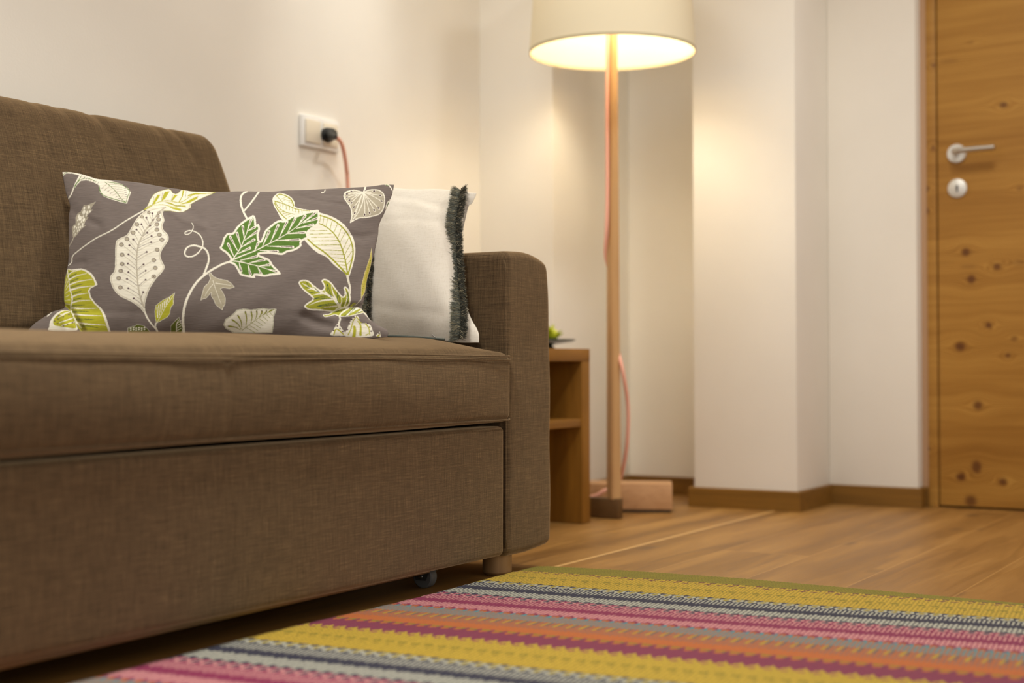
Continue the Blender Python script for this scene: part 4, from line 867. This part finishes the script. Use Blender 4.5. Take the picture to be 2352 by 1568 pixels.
# ------------------------------------------------------------------ rug
def build_rug():
    X0, X1, Y1 = -0.3, 2.622, 1.4835
    xs = np.concatenate([np.linspace(X0, 0.9, 50, endpoint=False), np.arange(0.9, X1, 0.0031), [X1]])
    ys = np.concatenate([np.arange(-0.42, Y1, 0.00136), [Y1]])
    gx, gy = np.meshgrid(xs, ys, indexing='ij')
    a = gx+0.09*(gy-1.1)-0.02*(gy-1.1)**2+0.0015*np.sin(gy*9)
    per = 0.675; k = np.floor((2.53-a)/per); s = np.where(a > 2.53, -1.0, (2.53-a)-k*per)
    TP = 0.0225; ph = (gy/TP+0.35*s/0.02*0.0) % 1.0; rb = np.abs(((gy+0.12*s)/0.0075 % 1.0)-0.5)*2   # ribs run along the thread
    rb_dark = rb > 0.46; tri = np.abs(ph-0.5)*2
    YE, YD, OLV = s2l((210, 174, 46)), s2l((150, 132, 16)), s2l((140, 128, 16))
    NA, WH = s2l((38, 38, 62)), s2l((186, 186, 170)); MG, PK = s2l((140, 26, 78)), s2l((214, 148, 146))
    TE, BR = s2l((98, 142, 148)), s2l((166, 112, 80)); OR, GP = s2l((196, 104, 38)), s2l((140, 108, 96)); PUR = s2l((134, 44, 76)); DPU = s2l((112, 48, 56))
    C = np.zeros(gx.shape+(3,)); C[:] = OLV
    def put(m, c): C[m] = c
    rows = np.abs(((a/0.0052+(gy/0.005).astype(int)*0.5) % 1.0)-0.5)*2
    # hem
    hem = a > 2.53
    put(hem & (rows > 0.75), OLV*0.6); put(hem & (rows < 0.25), OLV*1.25)
    # yellow band
    ye = (s >= 0) & (s < 0.148)
    put(ye, YE); put(ye & rb_dark & (rows > 0.45), YD*1.1); put(ye & (rb > 0.8) & (rows > 0.7), YD*0.55)
    put(ye & (np.hypot((ph-0.5)*TP/0.0075, (s-0.080)/0.007) < 1), YD); put(ye & (np.hypot((ph-0.0)*TP/0.006, (s-0.098)/0.005) < 1), YD*0.8)
    put(ye & (k == 0) & (s < 0.007) & (tri < 0.55), DPU); put(ye & (k == 0) & (np.abs(s-0.021) < 0.0035) & (np.abs(ph-0.62) < 0.27), DPU)
    put(ye & (k > 0) & (s < 0.02*tri), PUR); put(ye & (k > 0) & (np.hypot((ph-0.5)*TP/0.006, (s-0.024)/0.004) < 1), PUR*1.2)
    def fair(s0, w, D, L, Pv):
        q = s-s0; m = (q >= 0) & (q < w)
        put(m, L); put(m & rb_dark, D)
        tooth = m & (q < 0.034)
        rr = np.hypot((ph-0.5)*TP/0.0088, (q-0.017)/0.0125)
        put(tooth, D); put(tooth & (rr < 1.12), L); put(tooth & (rr < 0.62), Pv)
        put(m & (q < 0.010*(1-tri)*0+0.006) & (tri < 0.5), Pv)
        wv = 0.010*(ph-0.5)
        put(m & (np.abs(q-0.084-wv) < 0.0150), D)
        put(m & (q > 0.102+wv) & (rb > 0.72), D*1.2); put(m & (q > 0.102+wv) & (rb <= 0.72), L)
        put(m & (q > w-0.012*(1-tri)) & (tri < 0.6), D)
    fair(0.148, 0.150, NA, WH, YD*1.2); fair(0.298, 0.147, MG, PK, NA*1.3)
    q = s-0.445; m = (q >= 0) & (q < 0.062); put(m, TE); put(m & rb_dark, BR); put(m & (q < 0.012) & (tri < 0.5), OR*0.9); put(m & (q < 0.012) & (tri >= 0.5), MG*0.9); put(m & (np.hypot((ph-0.95)*TP/0.005, (q-0.010)/0.008) < 1), s2l((70, 150, 160)))
    q = s-0.507; m = (q >= 0) & (q < 0.062); put(m, OR*0.95); put(m & rb_dark & (rows > 0.3), GP); put(m & (np.abs(ph-0.3) < 0.13) & (q < 0.03), GP*0.8); put(m & (np.abs(ph-0.55) < 0.1) & (q < 0.035), YE*0.8)
    q = s-0.569; m = (q >= 0) & (q < 0.040); put(m, OR)
    q = s-0.605; m = (q >= 0.0) & (q < 0.072); tooth = (q < 0.026); put(m & ~tooth, PUR); put(m & tooth & (q > 0.026*tri), PUR*0.95); put(m & (np.hypot((ph-0.0)*TP/0.0068, (q-0.018)/0.006) < 1), OR); put(m & (np.hypot((ph-1.0)*TP/0.0068, (q-0.018)/0.006) < 1), OR)
    nz = RNG.normal(1.0, 0.05, gx.shape)[..., None]; C = np.clip(C*nz*0.70, 0, 1)
    # the near side is under -Y coarse, all the same pattern
    h = 0.0068+0.0006*(1-rb)+0.0005*(1-rows)+0.0012*np.sin(a*9+gy*3)
    edge = np.minimum(np.minimum((X1-gx)/0.010, (Y1-gy)/0.006), 1.0); edge = np.clip(edge, 0, 1); h = 0.001+(h-0.001)*np.sqrt(edge)
    # softly rounded far corner and wavy side
    cx, cy, R = X1-0.035, Y1-0.035, 0.035
    dx, dy = np.clip(gx-cx, 0, None), np.clip(gy-cy, 0, None); dd = np.hypot(dx, dy); kk = np.where((dx > 0) & (dy > 0) & (dd > 1e-9), np.maximum(dx, dy)/np.maximum(dd, 1e-9), 1.0)
    gx2 = np.where((dx > 0) & (dy > 0), cx+dx*kk, gx); gy2 = np.where((dx > 0) & (dy > 0), cy+dy*kk, gy)
    gy2 = gy2+0.004*np.sin(gx*5.0)*np.clip((gy-1.3)*6, 0, 1)
    gx2 = gx2+np.interp(gy, [-0.5, 0.5, 1.05, 1.3, 1.48], [-0.01, -0.010, 0.006, -0.010, -0.036])*np.clip((gx-2.49)/0.13, 0, 1)
    V = np.stack([gx2, gy2, h], -1).reshape(-1, 3); n, m_ = gx.shape; I = np.arange(n*m_).reshape(n, m_)
    Fq = np.stack([I[:-1, :-1], I[1:, :-1], I[1:, 1:], I[:-1, 1:]], -1).reshape(-1, 4)
    # skirt and underside
    ring = np.concatenate([I[0, :], I[1:, -1], I[-1, -2::-1], I[-2:0:-1, 0]]); nb = len(V)
    Vb = V[ring].copy(); Vb[:, 2] = 0.0004; V = np.concatenate([V, Vb]); nr = len(ring); r2 = np.roll(np.arange(nr), -1)
    Fs = np.stack([ring, ring[r2], nb+r2, nb+np.arange(nr)], -1)
    return mesh_from('striped_rug', V, np.concatenate([Fq, Fs]), M_RUG, None, True, attr=np.concatenate([C.reshape(-1, 3), C.reshape(-1, 3)[ring]]))
rug = build_rug(); tag(rug, 'striped woven rug in yellow, navy, pink, orange and purple beside the sofa', 'rug')

# ------------------------------------------------------------------ floor lamp
LX, LY = 3.520, 1.780
lamp = empty('floor_lamp', (LX, LY, 0))
def lp(o): bake_parent(o, lamp); return o
def tapered(name, x0, y0, z0, w0, x1, y1, z1, w1, rot, mat):
    bm = bmesh.new(); R_ = []
    for (x, y, z, w) in ((x0, y0, z0, w0), (x1, y1, z1, w1)):
        ring = []
        for a, b in ((-1, -1), (1, -1), (1, 1), (-1, 1)):
            ca, sa = math.cos(rot), math.sin(rot); ring.append(bm.verts.new((x+(a*ca-b*sa)*w/2, y+(a*sa+b*ca)*w/2, z)))
        R_.append(ring)
    bm.faces.new(R_[0][::-1]); bm.faces.new(R_[1])
    for k in range(4): bm.faces.new((R_[0][k], R_[0][(k+1) % 4], R_[1][(k+1) % 4], R_[1][k]))
    bmesh.ops.bevel(bm, geom=bm.edges[:], offset=0.0025, segments=2, affect='EDGES')
    return from_bm(name, bm, mat)
lp(tapered('pole', LX, LY, 0.052, 0.031, LX, LY, 1.50, 0.022, math.radians(58), M_POLE))
bm = bmesh.new(); add_box(bm, (LX-0.017, LY-0.022, 0.0005), (LX+0.012, LY+0.14, 0.056), 0.003, 2)
lp(from_bm('base', bm, M_LAMPBASE))
sh = NT('lampshade_fabric')
sh.b.inputs['Base Color'].default_value = rgb(224, 214, 188); sh.b.inputs['Roughness'].default_value = 0.9; sh.b.inputs['Specular IOR Level'].default_value = 0.1
tr_ = sh.n('ShaderNodeBsdfTranslucent'); tr_.inputs[0].default_value = rgb(240, 226, 194)
mx = sh.n('ShaderNodeMixShader'); mx.inputs[0].default_value = 0.07; sh.t.links.new(sh.b.outputs[0], mx.inputs[1]); sh.t.links.new(tr_.outputs[0], mx.inputs[2]); sh.t.links.new(mx.outputs[0], sh.out.inputs[0])
_w = sh.noise(sh.vmul(sh.obj(), (300, 300, 700)), 1.0, 2.0); sh.bump(_w, 0.15, 0.0006)
ZB, ZT, RB, RTp = 1.288, 1.66, 0.230, 0.204
shade = lp(lathe('lamp_shade', [(RB, ZB), (RTp, ZT), (RTp-0.0012, ZT), (RB-0.0012, ZB)], (LX, LY, 0), sh.m, None, seg=96, close=True))
sub(lathe('shade_rim', [(RB+0.0008, ZB-0.001), (RB+0.0004, ZB+0.007), (RB-0.0022, ZB+0.007), (RB-0.0022, ZB-0.001)], (LX, LY, 0), simple('rim_tape', (186, 174, 142), 0.8), None, seg=96, close=True), shade)
bm = bmesh.new()
for k in range(3):
    a = k*2.094+0.5; V, f = tube_arrays(np.array([(LX, LY, 1.52), (LX+math.cos(a)*(RTp-0.006), LY+math.sin(a)*(RTp-0.006), 1.62)]), 0.002, 6); vs = [bm.verts.new(q) for q in V]
    for q in f: bm.faces.new([vs[i] for i in q])
lp(from_bm('shade_spider', bm, M_STEEL))
bulbm = NT('bulb_glass'); bulbm.p(Emission_Color=rgb(255, 214, 150), Emission_Strength=30.0)
bu = lp(lathe('bulb', [(0.0, 1.500), (0.012, 1.502), (0.018, 1.520), (0.030, 1.548), (0.028, 1.570), (0.015, 1.586), (0, 1.588)], (LX, LY, 0), bulbm.m, None, seg=24))
bl = bpy.data.lights.new('lamp_bulb_light', 'POINT'); bl.energy = 7.5; bl.color = (1.0, 0.89, 0.70); bl.shadow_soft_size = 0.085
blo = bpy.data.objects.new('lamp_bulb_light', bl); COL.objects.link(blo); blo.location = (LX-0.02, LY-0.055, 1.50)
# cable: down the pole, loose loop, over the floor box, behind the sofa and up to the socket
def w(x, y, ax, v): return tuple(on_axis(x, y, ax, v))
cab = [(LX-0.018, LY+0.004, 1.36), (LX-0.0165, LY+0.008, 1.15), (LX-0.0175, LY+0.008, 0.90), (LX-0.0165, LY+0.011, 0.80), (LX-0.002, LY+0.0215, 0.73), (LX+0.017, LY+0.014, 0.67), (LX+0.0225, LY+0.001, 0.60), w(1414, 775, 0, 3.54), w(1430, 850, 0, 3.52), w(1442, 930, 0, 3.55), w(1441, 1010, 0, 3.57), w(1432, 1070, 0, 3.59), w(1422, 1105, 0, 3.61), w(1405, 1120, 0, 3.60), w(1385, 1128, 0, 3.585), w(1362, 1140, 0, 3.565), (3.50, 1.95, 0.035), (3.46, 2.10, 0.006), (3.3, 2.25, 0.006), (3.12, 2.32, 0.10), (3.06, 2.328, 0.60), w(799, 432, 1, 2.325), w(796, 390, 1, 2.315), w(790, 350, 1, 2.300), w(782, 325, 1, 2.285), w(770, 314, 1, 2.275)]
lp(tube('power_cord', cab, 0.0053, M_CABLE, None, seg=8, smooth_n=8))
pw_ = np.array(w(753, 310, 1, 2.33)); pe = np.array(w(772, 315, 1, 2.272))
V, f = tube_arrays(np.array([pw_+(0, .012, 0), pw_, pw_-(0, .012, 0), pw_*.6+pe*.4, pe]), [0.019, 0.020, 0.017, 0.008, 0.0055], 20)
lp(mesh_from('power_plug', V, f, M_DARK, None, True, sharp=50))
tag(lamp, 'lit floor lamp with wooden pole, cream drum shade and salmon cable, right of the sofa', 'lamp')

# ------------------------------------------------------------------ wall socket
sock = empty('wall_socket', (2.935, 2.35, 1.03))
def sk(o): bake_parent(o, sock); return o
bm = bmesh.new(); add_box(bm, (2.856, 2.338, 0.991), (3.014, 2.3495, 1.073), 0.003, 3); sk(from_bm('cover_plate', bm, M_PLASTICW))
bm = bmesh.new(); add_box(bm, (2.868, 2.333, 1.002), (2.929, 2.3382, 1.062), 0.002, 2); sk(from_bm('blank_insert', bm, M_PLASTIC))
bm = bmesh.new(); add_box(bm, (2.941, 2.333, 1.002), (3.002, 2.3382, 1.062), 0.002, 2); o = from_bm('socket_insert', bm, M_PLASTIC); sk(o)
sub(lathe('socket_rim', [(0.019, -0.0062), (0.0215, -0.0062), (0.0215, -0.004), (0.019, -0.004)], (2.9715, 2.3385, 1.032), M_PLASTIC, None, axis='Y', close=True), o)
tag(sock, 'cream double wall socket plate on the wall behind the sofa', 'wall socket')

# ------------------------------------------------------------------ side table, dish, plant, box
tb = empty('side_table', (3.18, 1.95, 0))
def tp(o): bake_parent(o, tb); return o
def tbox(name, lo, hi, m): bm = bmesh.new(); add_box(bm, lo, hi, 0.0012, 2); return tp(from_bm(name, bm, m))
TX0, TX1, TY0, TY1 = 2.96, 3.403, 1.792, 2.11
tbox('side_panel', (TX1-0.046, TY0, 0.001), (TX1, TY1, 0.434), M_TABLE)
tbox('side_panel', (TX0, TY0, 0.001), (TX0+0.046, TY1, 0.434), M_TABLE)
tbox('top_board', (TX0, TY0-0.0005, 0.434), (TX1, TY1, 0.467), M_TABLEH)
tbox('shelf', (TX0+0.046, TY0+0.002, 0.259), (TX1-0.046, TY1-0.012, 0.281), M_TABLEH)
tbox('back_panel', (TX0+0.046, TY1-0.012, 0.03), (TX1-0.046, TY1-0.001, 0.434), M_TABLE)
tag(tb, 'small oak side table with one open shelf, between sofa and floor lamp', 'side table')
DX, DY = 3.235, 1.975
pe_ = on_axis(1322, 783, 1, DY); DR = 0.09
pe_ = on_axis(1322, 783, 1, DY-0.86*DR); DX = float(pe_[0])-0.51*DR
dish = lathe('footed_dish', [(0.0, 0.4675), (0.032, 0.4675), (0.034, 0.4700), (0.024, 0.4785), (0.04, 0.4825), (DR-0.01, 0.4885), (DR, 0.4925), (DR-0.001, 0.4955), (0.05, 0.4915), (0, 0.490)], (DX, DY, 0), M_DISH, None, seg=64)
tag(dish, 'dark footed dish on the side table, partly hidden by the armrest', 'dish')
pc = on_axis(1263, 765, 1, DY)
bm = bmesh.new(); rr = random.Random(3)
for k in range(46):
    th = rr.uniform(0, 6.28); el = rr.uniform(0.0, 1.35); d = Vector((math.cos(th)*math.cos(el), math.sin(th)*math.cos(el), math.sin(el))); L_ = rr.uniform(0.028, 0.05)
    b0 = Vector((pc[0]-0.012, pc[1], 0.4935)); sd = d.cross(Vector((0, 0, 1))).normalized() if abs(d.z) < .98 else Vector((1, 0, 0)); nn = sd.cross(d)
    rings = []
    for t_, w_ in ((0, .003), (.35, .010), (.7, .011), (1.0, .002)):
        c_ = b0+d*L_*t_; rings.append([bm.verts.new(c_+sd*w_), bm.verts.new(c_+nn*w_*0.4), bm.verts.new(c_-sd*w_), bm.verts.new(c_-nn*w_*0.4)])
    for a_, b_ in zip(rings[:-1], rings[1:]):
        for q in range(4): bm.faces.new((a_[q], a_[(q+1) % 4], b_[(q+1) % 4], b_[q]))
    bm.faces.new(rings[0]); bm.faces.new(rings[-1][::-1])
pl = from_bm('succulent', bm, M_PLANT); tag(pl, 'yellow green plant on the dark dish, mostly hidden behind the armrest', 'plant')
bxo = empty('floor_box', (3.70, 1.80, 0)); RZ = math.radians(25.6)
def rbox(name, x0, x1, y0, y1, z0, z1, m):
    """x runs away from the sofa side, y along the front; turned about the near right corner"""
    bm = bmesh.new(); vs = add_box(bm, (x0, y0, z0), (x1, y1, z1), 0.0015, 2)
    bmesh.ops.rotate(bm, verts=bm.verts[:], cent=Vector((0, 0, 0)), matrix=Matrix.Rotation(RZ, 3, 'Z'))
    bmesh.ops.translate(bm, verts=bm.verts[:], vec=Vector((3.722, 1.696, 0))); o = from_bm(name, bm, m); bake_parent(o, bxo)
rbox('box_body', 0, 0.12, 0, 0.26, 0.010, 0.083, M_CARTON)
rbox('shadow_strip', 0.004, 0.116, 0.004, 0.256, 0.0005, 0.010, simple('shadow_base', (84, 66, 44), .7))  # dark strip standing in for the shadow gap under the box
tag(bxo, 'low pale brown box on the floor behind the floor lamp', 'box')
